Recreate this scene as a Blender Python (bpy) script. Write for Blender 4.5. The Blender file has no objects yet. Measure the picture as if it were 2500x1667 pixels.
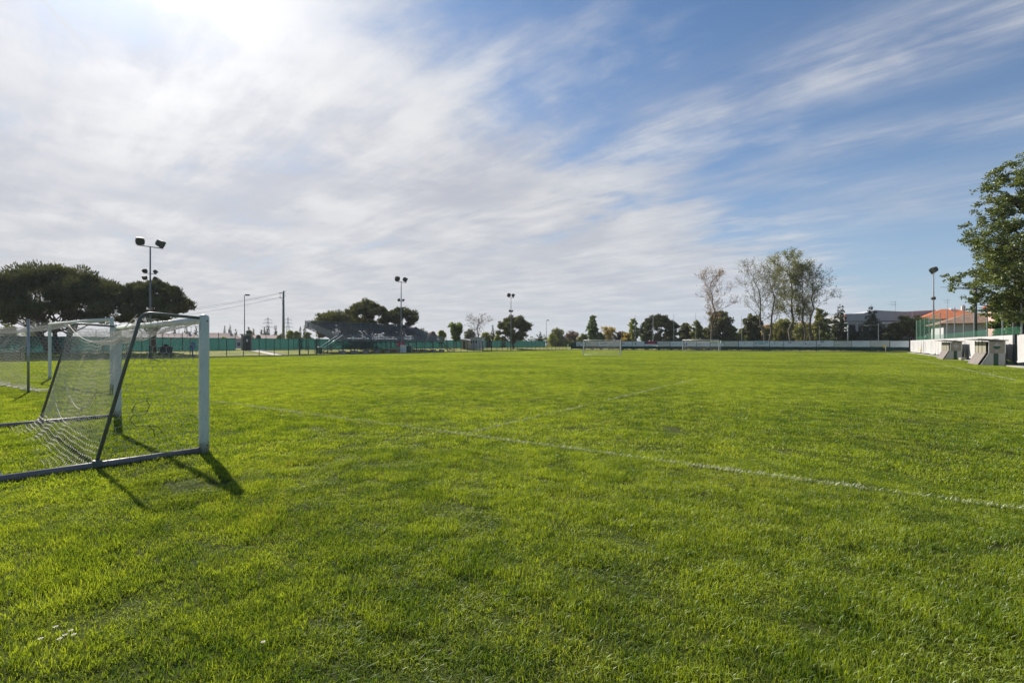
import bpy, math, random
import numpy as np
from mathutils import Vector, Matrix

# ------------------------------------------------------------------ camera, sky, sun, exposure
scene = bpy.context.scene
COL = scene.collection
EYE = 1.6
cam_data = bpy.data.cameras.new('camera')
cam_data.sensor_width = 36.0
cam_data.lens = 17.28
cam_data.shift_y = 0.0026
cam_data.clip_start = 0.05
cam_data.clip_end = 4000
cam = bpy.data.objects.new('camera', cam_data)
COL.objects.link(cam)
cam.location = (0, 0, EYE)
cam.rotation_euler = (math.radians(90), 0, 0)
scene.camera = cam

SUN_EL = math.radians(36.8)
SUN_AZ = math.atan2(-0.628, 0.778)            # from +Y towards +X
SUN_DIR = Vector((math.sin(SUN_AZ) * math.cos(SUN_EL), math.cos(SUN_AZ) * math.cos(SUN_EL), math.sin(SUN_EL)))
sun_data = bpy.data.lights.new('sun', 'SUN')
sun_data.energy = 5.0
sun_data.angle = math.radians(0.6)
sun_data.color = (1.0, 0.93, 0.82)
sun = bpy.data.objects.new('sun', sun_data)
COL.objects.link(sun)
sun.rotation_euler = SUN_DIR.to_track_quat('Z', 'Y').to_euler()
sun.location = (0, 0, 60)

vs = scene.view_settings
vs.view_transform = 'Standard'
vs.look = 'None'
vs.exposure = 0.7
vs.gamma = 1.0
vs.use_curve_mapping = False
scene.render.film_transparent = False
try:
    scene.cycles.use_denoising = True
    scene.cycles.max_bounces = 5
    scene.cycles.diffuse_bounces = 3
    scene.cycles.transmission_bounces = 4
    scene.cycles.transparent_max_bounces = 8
    scene.cycles.caustics_reflective = False
    scene.cycles.caustics_refractive = False
except Exception:
    pass


class NT:
    """short-hand for building node trees"""
    def __init__(self, tree):
        self.t = tree
    def n(self, kind, **kw):
        nd = self.t.nodes.new(kind)
        for k, v in kw.items():
            setattr(nd, k, v)
        return nd
    def l(self, a, b):
        self.t.links.new(a, b)
    def _in(self, sock, v):
        if v is None:
            return
        if hasattr(v, 'is_output'):
            self.l(v, sock)
        else:
            sock.default_value = v
    def m(self, op, a, b=None, c=None, clamp=False):
        nd = self.n('ShaderNodeMath', operation=op, use_clamp=clamp)
        self._in(nd.inputs[0], a)
        self._in(nd.inputs[1], b)
        self._in(nd.inputs[2], c)
        return nd.outputs[0]
    def vm(self, op, a, b=None):
        nd = self.n('ShaderNodeVectorMath', operation=op)
        self._in(nd.inputs[0], a)
        self._in(nd.inputs[1], b)
        return nd.outputs['Value'] if op in ('DOT_PRODUCT', 'LENGTH') else nd.outputs[0]
    def comb(self, x, y, z=0.0):
        nd = self.n('ShaderNodeCombineXYZ')
        for i, v in enumerate((x, y, z)):
            self._in(nd.inputs[i], v)
        return nd.outputs[0]
    def noise(self, vec, scale, detail=4, rough=0.55, dist=0.0):
        nd = self.n('ShaderNodeTexNoise')
        self._in(nd.inputs['Vector'], vec)
        nd.inputs['Scale'].default_value = scale
        nd.inputs['Detail'].default_value = detail
        nd.inputs['Roughness'].default_value = rough
        nd.inputs['Distortion'].default_value = dist
        return nd.outputs['Fac']
    def step(self, v, a, b, lo=0.0, hi=1.0):
        nd = self.n('ShaderNodeMapRange', interpolation_type='SMOOTHSTEP')
        self._in(nd.inputs['Value'], v)
        for k, x in zip(('From Min', 'From Max', 'To Min', 'To Max'), (a, b, lo, hi)):
            self._in(nd.inputs[k], x)
        return nd.outputs[0]
    def mix(self, f, a, b, blend='MIX'):
        nd = self.n('ShaderNodeMix', data_type='RGBA', blend_type=blend)
        self._in(nd.inputs[0], f)
        self._in(nd.inputs[6], a)
        self._in(nd.inputs[7], b)
        return nd.outputs[2]


def build_world():
    w = bpy.data.worlds.new('World')
    scene.world = w
    w.use_nodes = True
    t = w.node_tree
    t.nodes.clear()
    N = NT(t)
    out = N.n('ShaderNodeOutputWorld')
    bg = N.n('ShaderNodeBackground')
    bg.inputs['Strength'].default_value = 0.062
    N.l(bg.outputs[0], out.inputs[0])
    sky = N.n('ShaderNodeTexSky', sky_type='NISHITA')
    sky.sun_disc = False
    sky.sun_elevation = SUN_EL
    sky.sun_rotation = SUN_AZ
    sky.air_density = 1.0
    sky.dust_density = 0.6
    sky.ozone_density = 2.0
    tc = N.n('ShaderNodeTexCoord')
    d = tc.outputs['Generated']
    sep = N.n('ShaderNodeSeparateXYZ')
    N.l(d, sep.inputs[0])
    zc = N.m('MAXIMUM', sep.outputs[2], 0.0)
    zz = N.m('ADD', zc, 0.05)
    px = N.m('DIVIDE', sep.outputs[0], zz)
    py = N.m('DIVIDE', sep.outputs[1], zz)
    # cirrus sheet: t runs along the streaks (towards the sun), n across them
    tt = N.m('ADD', N.m('MULTIPLY', px, -0.72), N.m('MULTIPLY', py, 0.69))
    nn = N.m('ADD', N.m('MULTIPLY', px, 0.69), N.m('MULTIPLY', py, 0.72))
    p = N.comb(px, py)
    warp = N.n('ShaderNodeTexNoise')
    N.l(p, warp.inputs['Vector'])
    warp.inputs['Scale'].default_value = 0.9
    warp.inputs['Detail'].default_value = 3
    wsub = N.vm('SUBTRACT', warp.outputs['Color'], (0.5, 0.5, 0.5))
    wsc = N.n('ShaderNodeVectorMath', operation='SCALE')
    N.l(wsub, wsc.inputs[0])
    wsc.inputs['Scale'].default_value = 0.55
    q = N.comb(N.m('MULTIPLY', tt, 0.34), nn)
    qw = N.vm('ADD', q, wsc.outputs[0])
    puff = N.noise(N.vm('ADD', N.vm('ADD', N.comb(N.m('MULTIPLY', tt, 0.8), nn), wsc.outputs[0]), (7.3, 2.2, 0.0)), 1.7, 8, 0.58)
    hole = N.noise(N.vm('ADD', N.vm('ADD', p, wsc.outputs[0]), (4.6, 8.1, 0.0)), 1.15, 5, 0.5)
    streak = N.noise(N.vm('ADD', qw, (3.1, 1.75, 0.0)), 1.9, 9, 0.62)
    fine = N.noise(N.vm('ADD', N.comb(N.m('MULTIPLY', tt, 0.22), nn), (1.0, 5.0, 0.0)), 7.0, 6, 0.65)
    # cover: a thick sheet ahead-left that thins to single streaks on the right
    cov = N.step(N.m('ADD', tt, N.m('MULTIPLY', N.m('SUBTRACT', puff, 0.5), 1.3)), 0.35, 1.95)
    dens = N.m('ADD', N.m('MULTIPLY', streak, 0.62), N.m('MULTIPLY', puff, 0.38))
    dens = N.m('ADD', dens, N.m('MULTIPLY', N.m('SUBTRACT', fine, 0.5), 0.16))
    thr = N.m('ADD', N.m('SUBTRACT', 0.50, N.m('MULTIPLY', cov, 0.33)), N.m('MULTIPLY', N.step(hole, 0.45, 0.75), 0.05))
    a_sheet = N.step(dens, N.m('SUBTRACT', thr, 0.04), N.m('ADD', thr, 0.30))
    # two long wisps that lie across the clear part
    def wisp(centre, width, shift, amount):
        e = N.m('ADD', N.m('SUBTRACT', nn, centre), N.m('MULTIPLY', N.m('SUBTRACT', N.noise(N.comb(N.m('MULTIPLY', tt, 0.5), N.m('MULTIPLY', nn, 0.25), shift), 1.0, 5, 0.6), 0.5), 1.1))
        g = N.m('POWER', 2.718, N.m('MULTIPLY', N.m('POWER', N.m('DIVIDE', N.m('ABSOLUTE', e), width), 2.0), -1.0))
        tex = N.step(N.m('ADD', N.m('MULTIPLY', fine, 0.45), N.m('MULTIPLY', puff, 0.6)), 0.30, 0.78)
        return N.m('MULTIPLY', N.m('MULTIPLY', g, tex), amount)
    w1 = wisp(1.86, 0.26, 0.0, 0.92)
    w2 = wisp(2.72, 0.24, 9.0, 0.72)
    w3 = wisp(3.6, 0.55, 4.0, 0.62)
    alpha = N.m('MAXIMUM', N.m('MULTIPLY', a_sheet, N.m('ADD', 0.42, N.m('MULTIPLY', cov, 0.54))), N.m('MAXIMUM', N.m('MAXIMUM', w1, w2), w3))
    # an old contrail high on the left
    ca = N.m('SUBTRACT', N.m('ADD', N.m('MULTIPLY', px, 0.966), N.m('MULTIPLY', py, 0.258)), CONTRAIL)
    cg = N.m('POWER', 2.718, N.m('MULTIPLY', N.m('POWER', N.m('DIVIDE', N.m('ABSOLUTE', ca), 0.009), 2.0), -1.0))
    cg = N.m('MULTIPLY', cg, N.step(py, 1.75, 1.35))
    # forward scattering brightens the sheet near the sun
    sdot = N.vm('DOT_PRODUCT', d, tuple(SUN_DIR))
    glow = N.m('POWER', N.m('MAXIMUM', sdot, 0.0), 9.0)
    glow2 = N.m('POWER', N.m('MAXIMUM', sdot, 0.0), 60.0)
    body = N.step(N.m('ADD', N.m('MULTIPLY', puff, 0.7), N.m('MULTIPLY', fine, 0.3)), 0.34, 0.64)
    base_c = N.mix(N.m('MULTIPLY', body, N.step(hole, 0.72, 0.40, 0.25, 1.0)), (5.3, 5.45, 6.05, 1), (8.2, 8.15, 8.15, 1))
    lum = N.m('ADD', 0.92, N.m('ADD', N.m('MULTIPLY', glow, 0.30), N.m('MULTIPLY', glow2, 0.9)))
    cl = N.mix(1.0, base_c, N.comb(lum, lum, lum), 'MULTIPLY')
    # deepen the clear blue a little (polarised look of the photograph)
    blue = N.mix(1.0, sky.outputs[0], SKYTINT, 'MULTIPLY')
    c1 = N.mix(alpha, blue, cl)
    c2 = N.mix(N.m('MULTIPLY', cg, 0.45), c1, (8.2, 8.2, 8.2, 1))
    # pale air low over the horizon
    hz = N.m('POWER', 2.718, N.m('MULTIPLY', zc, -6.5))
    hcol = N.mix(N.step(sep.outputs[0], -0.5, 0.75), (6.0, 6.05, 6.3, 1), (5.2, 6.0, 7.1, 1))
    c3 = N.mix(N.m('MULTIPLY', hz, 0.85), c2, hcol)
    N.l(c3, bg.inputs['Color'])


CONTRAIL = -0.855
SKYTINT = (0.78, 0.97, 1.12, 1)
build_world()

# ------------------------------------------------------------------ ground plan: u across the pitch (to the left), v along it
A = math.atan2(0.56, 0.829)
UX, UY = -math.cos(A), math.sin(A)
VX, VY = math.sin(A), math.cos(A)
ROT = math.atan2(VY, VX)                       # local X = along the pitch, local Y = across it to the left
GOAL_V, FAR_V = 6.64, 110.7
TOUCH_U, LEFT_U, MID_U = -6.2, 57.6, 25.7
FX, HOR = 1200.0, 840.0


def P(u, v, z=0.0):
    return Vector((UX * u + VX * v, UY * u + VY * v, z))

def at(px, d, z=0.0):
    """ground point a given number of metres ahead, on a compass line"""
    return Vector(((px - 1250.0) / FX * d, d, z))

def u_of(px, v):
    r = (px - 1250.0) / FX
    d = v / (VX * r + VY)
    return d * (UX * r + UY)

def v_of(px, u):
    r = (px - 1250.0) / FX
    d = u / (UX * r + UY)
    return d * (VX * r + VY)

# ------------------------------------------------------------------ materials
MATS = {}

def mat(name, col, rough=0.6, metal=0.0, var=0.15, scale=3.0, bump=0.0, bscale=40.0, dirt=None, spec=0.5, coords='Object', mud=False):
    if name in MATS:
        return MATS[name]
    m = bpy.data.materials.new(name)
    m.use_nodes = True
    t = m.node_tree
    N = NT(t)
    b = t.nodes['Principled BSDF']
    b.inputs['Roughness'].default_value = rough
    b.inputs['Metallic'].default_value = metal
    b.inputs['Specular IOR Level'].default_value = spec
    if coords == 'Object':
        vec = N.n('ShaderNodeTexCoord').outputs['Object']
    else:
        vec = N.n('ShaderNodeNewGeometry').outputs['Position']
    f = N.noise(vec, scale, 5, 0.6)
    lo = tuple(c * (1 - var) for c in col) + (1,)
    hi = tuple(min(1, c * (1 + var)) for c in col) + (1,)
    c = N.mix(N.step(f, 0.3, 0.7), lo, hi)
    if dirt:
        f2 = N.noise(vec, scale * 2.7, 6, 0.7)
        c = N.mix(N.step(f2, dirt[1], dirt[1] + 0.18), c, tuple(dirt[0]) + (1,))
    N.l(c, b.inputs['Base Color'])
    if mud:
        zz = N.n('ShaderNodeSeparateXYZ')
        N.l(vec, zz.inputs[0])
        k = N.m('MULTIPLY', N.step(N.m('SUBTRACT', zz.outputs[2], N.m('MULTIPLY', N.noise(vec, 14.0, 5, 0.7), 0.28)), 0.10, -0.08), 0.8)
        c = N.mix(k, c, (0.10, 0.095, 0.045, 1))
        c = N.mix(N.m('MULTIPLY', N.step(N.noise(N.vm('MULTIPLY', vec, (30.0, 30.0, 3.0)), 1.0, 4, 0.6), 0.62, 0.70), 0.5), c, (0.22, 0.22, 0.19, 1))
    N.l(c, b.inputs['Base Color'])
    if bump:
        bp = N.n('ShaderNodeBump')
        bp.inputs['Strength'].default_value = bump
        bp.inputs['Distance'].default_value = 0.02
        N.l(N.noise(vec, bscale, 4, 0.6), bp.inputs['Height'])
        N.l(bp.outputs[0], b.inputs['Normal'])
    MATS[name] = m
    return m


def leaf_mat(name, c1, c2, trans=0.45, gloss=0.06, dry=None, world_scale=0.5, screenless=True):
    """thin leaf: front diffuse, light through the back, slight wax; every leaf its own tint"""
    m = bpy.data.materials.new(name)
    m.use_nodes = True
    t = m.node_tree
    t.nodes.clear()
    N = NT(t)
    out = N.n('ShaderNodeOutputMaterial')
    at_ = N.n('ShaderNodeAttribute', attribute_name='tint')
    pos = N.n('ShaderNodeNewGeometry').outputs['Position']
    f = N.noise(pos, world_scale, 4, 0.6)
    k = N.m('ADD', N.m('MULTIPLY', at_.outputs['Fac'], 0.6), N.m('MULTIPLY', N.step(f, 0.3, 0.7), 0.4))
    c = N.mix(k, c1 + (1,), c2 + (1,))
    if dry:
        c = N.mix(N.step(at_.outputs['Fac'], dry[1], 1.0), c, dry[0] + (1,))
    df = N.n('ShaderNodeBsdfDiffuse')
    tr = N.n('ShaderNodeBsdfTranslucent')
    N.l(c, df.inputs[0])
    tcol = N.mix(1.0, c, (1.25, 1.15, 0.55, 1), 'MULTIPLY')
    N.l(tcol if screenless else c, tr.inputs[0])
    mx = N.n('ShaderNodeMixShader')
    mx.inputs[0].default_value = trans
    N.l(df.outputs[0], mx.inputs[1])
    N.l(tr.outputs[0], mx.inputs[2])
    gl = N.n('ShaderNodeBsdfGlossy')
    gl.inputs['Roughness'].default_value = 0.5
    gl.inputs['Color'].default_value = (0.8, 0.85, 0.8, 1)
    mx2 = N.n('ShaderNodeMixShader')
    mx2.inputs[0].default_value = gloss
    N.l(mx.outputs[0], mx2.inputs[1])
    N.l(gl.outputs[0], mx2.inputs[2])
    N.l(mx2.outputs[0], out.inputs[0])
    return m


def grass_mat(name):
    m = bpy.data.materials.new(name)
    m.use_nodes = True
    t = m.node_tree
    t.nodes.clear()
    N = NT(t)
    out = N.n('ShaderNodeOutputMaterial')
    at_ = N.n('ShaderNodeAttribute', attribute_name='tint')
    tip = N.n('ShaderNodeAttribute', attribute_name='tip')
    oi = N.n('ShaderNodeObjectInfo')
    pos = N.n('ShaderNodeNewGeometry').outputs['Position']
    big = N.noise(pos, 0.16, 4, 0.6)
    mid = N.noise(pos, 2.3, 5, 0.65)
    k = N.m('ADD', N.m('MULTIPLY', at_.outputs['Fac'], 0.36), N.m('ADD', N.m('MULTIPLY', N.step(mid, 0.40, 0.60), 0.38), N.m('MULTIPLY', N.step(big, 0.40, 0.60), 0.26)))
    c = N.mix(k, (0.062, 0.145, 0.010, 1), (0.450, 0.560, 0.055, 1))
    # straw blades, more of them in thin patches
    worn = N.step(N.noise(pos, 0.55, 5, 0.65), 0.50, 0.70)
    dryk = N.m('MULTIPLY', N.step(N.m('ADD', at_.outputs['Fac'], N.m('MULTIPLY', worn, 0.22)), 0.93, 1.0), 0.85)
    c = N.mix(dryk, c, (0.36, 0.31, 0.11, 1))
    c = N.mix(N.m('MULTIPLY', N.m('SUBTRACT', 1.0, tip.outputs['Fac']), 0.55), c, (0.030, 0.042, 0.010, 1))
    df = N.n('ShaderNodeBsdfDiffuse')
    tr = N.n('ShaderNodeBsdfTranslucent')
    N.l(c, df.inputs[0])
    N.l(N.mix(1.0, c, (1.30, 1.2, 0.5, 1), 'MULTIPLY'), tr.inputs[0])
    mx = N.n('ShaderNodeMixShader')
    mx.inputs[0].default_value = 0.55
    N.l(df.outputs[0], mx.inputs[1])
    N.l(tr.outputs[0], mx.inputs[2])
    gl = N.n('ShaderNodeBsdfGlossy')
    gl.inputs['Roughness'].default_value = 0.42
    gl.inputs['Color'].default_value = (0.75, 0.8, 0.75, 1)
    mx2 = N.n('ShaderNodeMixShader')
    mx2.inputs[0].default_value = 0.025
    N.l(mx.outputs[0], mx2.inputs[1])
    N.l(gl.outputs[0], mx2.inputs[2])
    N.l(mx2.outputs[0], out.inputs[0])
    return m


def ground_mat():
    m = bpy.data.materials.new('turf_soil')
    m.use_nodes = True
    t = m.node_tree
    N = NT(t)
    b = t.nodes['Principled BSDF']
    b.inputs['Roughness'].default_value = 0.95
    b.inputs['Specular IOR Level'].default_value = 0.1
    pos = N.n('ShaderNodeNewGeometry').outputs['Position']
    a = N.noise(pos, 0.35, 6, 0.6)
    c = N.mix(N.step(a, 0.3, 0.7), (0.035, 0.050, 0.010, 1), (0.060, 0.078, 0.014, 1))
    c = N.mix(N.step(N.noise(pos, 6.0, 6, 0.7), 0.5, 0.75), c, (0.085, 0.07, 0.035, 1))
    N.l(c, b.inputs['Base Color'])
    bp = N.n('ShaderNodeBump')
    bp.inputs['Distance'].default_value = 0.03
    N.l(N.noise(pos, 25.0, 6, 0.7), bp.inputs['Height'])
    N.l(bp.outputs[0], b.inputs['Normal'])
    return m


def meadow_mat():
    m = bpy.data.materials.new('rough_dry_grass')
    m.use_nodes = True
    t = m.node_tree
    N = NT(t)
    b = t.nodes['Principled BSDF']
    b.inputs['Roughness'].default_value = 0.95
    b.inputs['Specular IOR Level'].default_value = 0.1
    pos = N.n('ShaderNodeNewGeometry').outputs['Position']
    c = N.mix(N.step(N.noise(pos, 0.3, 6, 0.65), 0.35, 0.65), (0.12, 0.155, 0.025, 1), (0.24, 0.235, 0.055, 1))
    c = N.mix(N.step(N.noise(pos, 1.7, 6, 0.7), 0.5, 0.75), c, (0.33, 0.28, 0.11, 1))
    N.l(c, b.inputs['Base Color'])
    bp = N.n('ShaderNodeBump')
    bp.inputs['Distance'].default_value = 0.08
    N.l(N.noise(pos, 9.0, 6, 0.7), bp.inputs['Height'])
    N.l(bp.outputs[0], b.inputs['Normal'])
    return m


M_GALV = mat('galvanised steel', (0.34, 0.36, 0.37), 0.45, 0.6, 0.12, 6)
M_RAIL = mat('grandstand rails', (0.21, 0.23, 0.255), 0.8, 0.0, 0.15, 3, spec=0.15)
M_PLANK = mat('grandstand planks', (0.13, 0.148, 0.168), 0.9, 0.0, 0.15, 3, spec=0.1)
M_STAND = mat('grandstand steel', (0.060, 0.072, 0.086), 0.9, 0.0, 0.2, 3, spec=0.1)
M_POLE = mat('dull grey pole paint', (0.13, 0.13, 0.14), 0.7, 0.0, 0.15, 2)
M_STEELG = mat('weathered grey steel', (0.19, 0.20, 0.21), 0.6, 0.1, 0.15, 3)
M_DARKPOST = mat('dark painted post', (0.032, 0.042, 0.045), 0.5, 0.2, 0.2, 5)
M_WHITE = mat('white enamel', (0.74, 0.76, 0.74), 0.35, 0.0, 0.05, 4, dirt=((0.42, 0.42, 0.38), 0.66))
M_GOALWHITE = mat('white painted aluminium', (0.58, 0.63, 0.58), 0.32, 0.0, 0.06, 5, dirt=((0.40, 0.41, 0.37), 0.62), mud=True)
M_GOALGREY = mat('grey anodised frame tube', (0.105, 0.112, 0.108), 0.45, 0.0, 0.15, 6, dirt=((0.20, 0.15, 0.11), 0.66))
M_BASEBAR = mat('worn base bar paint', (0.15, 0.14, 0.145), 0.5, 0.0, 0.15, 6, dirt=((0.10, 0.075, 0.06), 0.58))
M_CORD = mat('white net cord', (0.60, 0.55, 0.47), 0.8, 0, 0.1, 9)
M_DARKCORD = mat('dark tie cord', (0.03, 0.03, 0.035), 0.8, 0, 0.1, 9)
M_CONC = mat('concrete', (0.30, 0.29, 0.27), 0.9, 0, 0.2, 2, 0.4, 30)
M_PATH = mat('pale path concrete', (0.42, 0.39, 0.34), 0.9, 0, 0.15, 1.5, 0.3, 30)
M_KERB = mat('shade toned kerb concrete', (0.16, 0.155, 0.14), 0.9, 0, 0.25, 1.5, 0.4, 30)  # dark concrete, shade at the foot of the fences put into its tone
M_SCREEN = None
M_DSCREEN = mat('dark green shade cloth', (0.012, 0.050, 0.042), 0.85, 0, 0.3, 0.8, 0.3, 60)
M_NETGREEN = mat('green netting', (0.02, 0.14, 0.075), 0.8, 0, 0.2, 2)
M_WALLW = mat('white pvc sheet', (0.46, 0.45, 0.455), 0.6, 0, 0.06, 0.9, 0.15, 3, dirt=((0.38, 0.37, 0.355), 0.64))
M_BANNER = mat('pale banner vinyl', (0.62, 0.68, 0.74), 0.5, 0, 0.05, 0.8)
M_BANNERG = mat('grey banner vinyl', (0.52, 0.55, 0.54), 0.5, 0, 0.06, 0.8)
M_PRINTK = mat('dark print', (0.03, 0.05, 0.10), 0.5)
M_PRINTB = mat('blue print', (0.05, 0.10, 0.42), 0.5)
M_PRINTG = mat('teal print', (0.03, 0.30, 0.34), 0.5)
M_PRINTR = mat('red print', (0.34, 0.02, 0.06), 0.5)
M_PRINTS = mat('grey print', (0.30, 0.36, 0.42), 0.5)
M_PRINTP = mat('violet print', (0.35, 0.20, 0.42), 0.5)
M_PRINTY = mat('yellow print', (0.75, 0.50, 0.04), 0.5)
M_NAVY = mat('navy print', (0.015, 0.02, 0.09), 0.5)
M_BARK = mat('bark', (0.105, 0.082, 0.064), 0.9, 0, 0.35, 3, 0.8, 12)
M_PBARK = mat('pine bark', (0.095, 0.066, 0.052), 0.9, 0, 0.35, 3, 0.8, 10)
M_PLBARK = mat('plane bark', (0.115, 0.095, 0.075), 0.9, 0, 0.35, 1.2, 0.4, 8)
M_TERRA = mat('terracotta tiles', (0.42, 0.125, 0.045), 0.85, 0, 0.25, 1.5, 0.5, 8)
M_BROWNR = mat('brown roof tiles', (0.22, 0.14, 0.095), 0.85, 0, 0.25, 1.5, 0.5, 8)
M_CREAM = mat('cream render', (0.68, 0.56, 0.49), 0.9, 0, 0.08, 1)
M_PINK = mat('pink render', (0.55, 0.36, 0.32), 0.9, 0, 0.08, 1)
M_GREYR = mat('grey render', (0.42, 0.435, 0.45), 0.9, 0, 0.08, 0.6)
M_FASCIA = mat('grey metal fascia', (0.40, 0.405, 0.43), 0.8, 0.0, 0.06, 0.5)
M_YELLOWR = mat('yellow render', (0.50, 0.40, 0.17), 0.9, 0, 0.1, 1)
M_REDR = mat('red render', (0.45, 0.09, 0.06), 0.9, 0, 0.1, 1)
M_OFFW = mat('off white render', (0.62, 0.60, 0.58), 0.9, 0, 0.06, 1)
M_GLASSD = mat('dark window glass', (0.02, 0.025, 0.03), 0.15, 0, 0.2, 1)
M_RUBBER = mat('matt black', (0.02, 0.02, 0.022), 0.7)
M_LAMP = mat('lamp housing', (0.045, 0.05, 0.045), 0.7, 0.0, 0.2, 3)
M_LAMPG = mat('lamp glass', (0.05, 0.055, 0.06), 0.5, 0.0, 0.1, 3)
M_FLAGY = mat('yellow flag cloth', (0.80, 0.56, 0.03), 0.8)
M_FLAGP = mat('pale yellow flag cloth', (0.72, 0.74, 0.40), 0.8)
M_BIN = mat('green plastic', (0.01, 0.075, 0.055), 0.45, 0, 0.15, 3)
M_DGREEN = mat('dark green paint', (0.008, 0.06, 0.035), 0.45, 0, 0.15, 3)
M_DUGW = mat('grey white dugout panel', (0.40, 0.395, 0.395), 0.6, 0, 0.06, 2, dirt=((0.42, 0.39, 0.35), 0.64))
M_DUGF = mat('dull dugout front board', (0.165, 0.14, 0.13), 0.7, 0, 0.15, 2, dirt=((0.24, 0.21, 0.18), 0.6))
M_PLEX = mat('yellowed plastic pane', (0.27, 0.25, 0.20), 0.5, 0, 0.08, 1.2)
M_ROOFB = mat('dugout roof sheet', (0.33, 0.325, 0.32), 0.6, 0.1, 0.1, 2)
M_SCREEN = leaf_mat('green shade cloth', (0.018, 0.080, 0.072), (0.030, 0.112, 0.100), 0.5, 0.03, None, 0.35, False)
M_SOIL = ground_mat()
M_MEADOW = meadow_mat()
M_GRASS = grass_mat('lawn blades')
M_PAINTBLADE = leaf_mat('line paint on blades', (0.24, 0.30, 0.14), (0.58, 0.60, 0.48), 0.3, 0.04)
L_MOSS = leaf_mat('moss green leaves', (0.028, 0.040, 0.012), (0.150, 0.160, 0.050), 0.35, 0.05)
L_PINE = leaf_mat('pine needles', (0.020, 0.030, 0.010), (0.135, 0.148, 0.052), 0.25, 0.05)
L_PINE2 = leaf_mat('pine needles olive', (0.026, 0.037, 0.012), (0.180, 0.190, 0.055), 0.3, 0.05)
L_BIG = leaf_mat('oak leaves', (0.030, 0.055, 0.011), (0.200, 0.240, 0.055), 0.4, 0.06)
L_LIME = leaf_mat('fresh lime leaves', (0.12, 0.17, 0.022), (0.38, 0.41, 0.07), 0.5, 0.04)
L_GREEN = leaf_mat('mid green leaves', (0.045, 0.085, 0.015), (0.165, 0.225, 0.045), 0.45, 0.05)
L_OLIVE = leaf_mat('olive leaves', (0.075, 0.092, 0.022), (0.280, 0.290, 0.080), 0.4, 0.05)
L_DARK = leaf_mat('dark evergreen leaves', (0.018, 0.030, 0.012), (0.105, 0.125, 0.045), 0.25, 0.05)
L_GREY = leaf_mat('grey green leaves', (0.075, 0.095, 0.065), (0.17, 0.195, 0.14), 0.35, 0.05)
L_RUST = leaf_mat('russet leaves', (0.17, 0.095, 0.045), (0.34, 0.22, 0.10), 0.45, 0.04)
L_BROWN = leaf_mat('brown violet leaves', (0.11, 0.072, 0.055), (0.21, 0.145, 0.105), 0.4, 0.04)
L_GOLD = leaf_mat('golden leaves', (0.26, 0.20, 0.05), (0.46, 0.36, 0.12), 0.5, 0.04)

# ------------------------------------------------------------------ mesh helpers
def np_mesh(name, verts, faces, tint=None, tip=None, smooth=False):
    me = bpy.data.meshes.new(name)
    verts = np.asarray(verts, dtype=np.float32)
    faces = np.asarray(faces, dtype=np.int32)
    k = faces.shape[1]
    me.vertices.add(len(verts))
    me.vertices.foreach_set('co', verts.ravel())
    me.loops.add(faces.size)
    me.loops.foreach_set('vertex_index', faces.ravel())
    me.polygons.add(len(faces))
    me.polygons.foreach_set('loop_start', np.arange(0, faces.size, k, dtype=np.int32))
    try:
        me.polygons.foreach_set('loop_total', np.full(len(faces), k, dtype=np.int32))
    except Exception:
        pass
    if tint is not None:
        a = me.attributes.new('tint', 'FLOAT', 'FACE')
        a.data.foreach_set('value', np.asarray(tint, dtype=np.float32))
    if tip is not None:
        a = me.attributes.new('tip', 'FLOAT', 'POINT')
        a.data.foreach_set('value', np.asarray(tip, dtype=np.float32))
    if smooth:
        me.polygons.foreach_set('use_smooth', np.ones(len(faces), dtype=bool))
    me.update(calc_edges=True)
    return me


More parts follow.
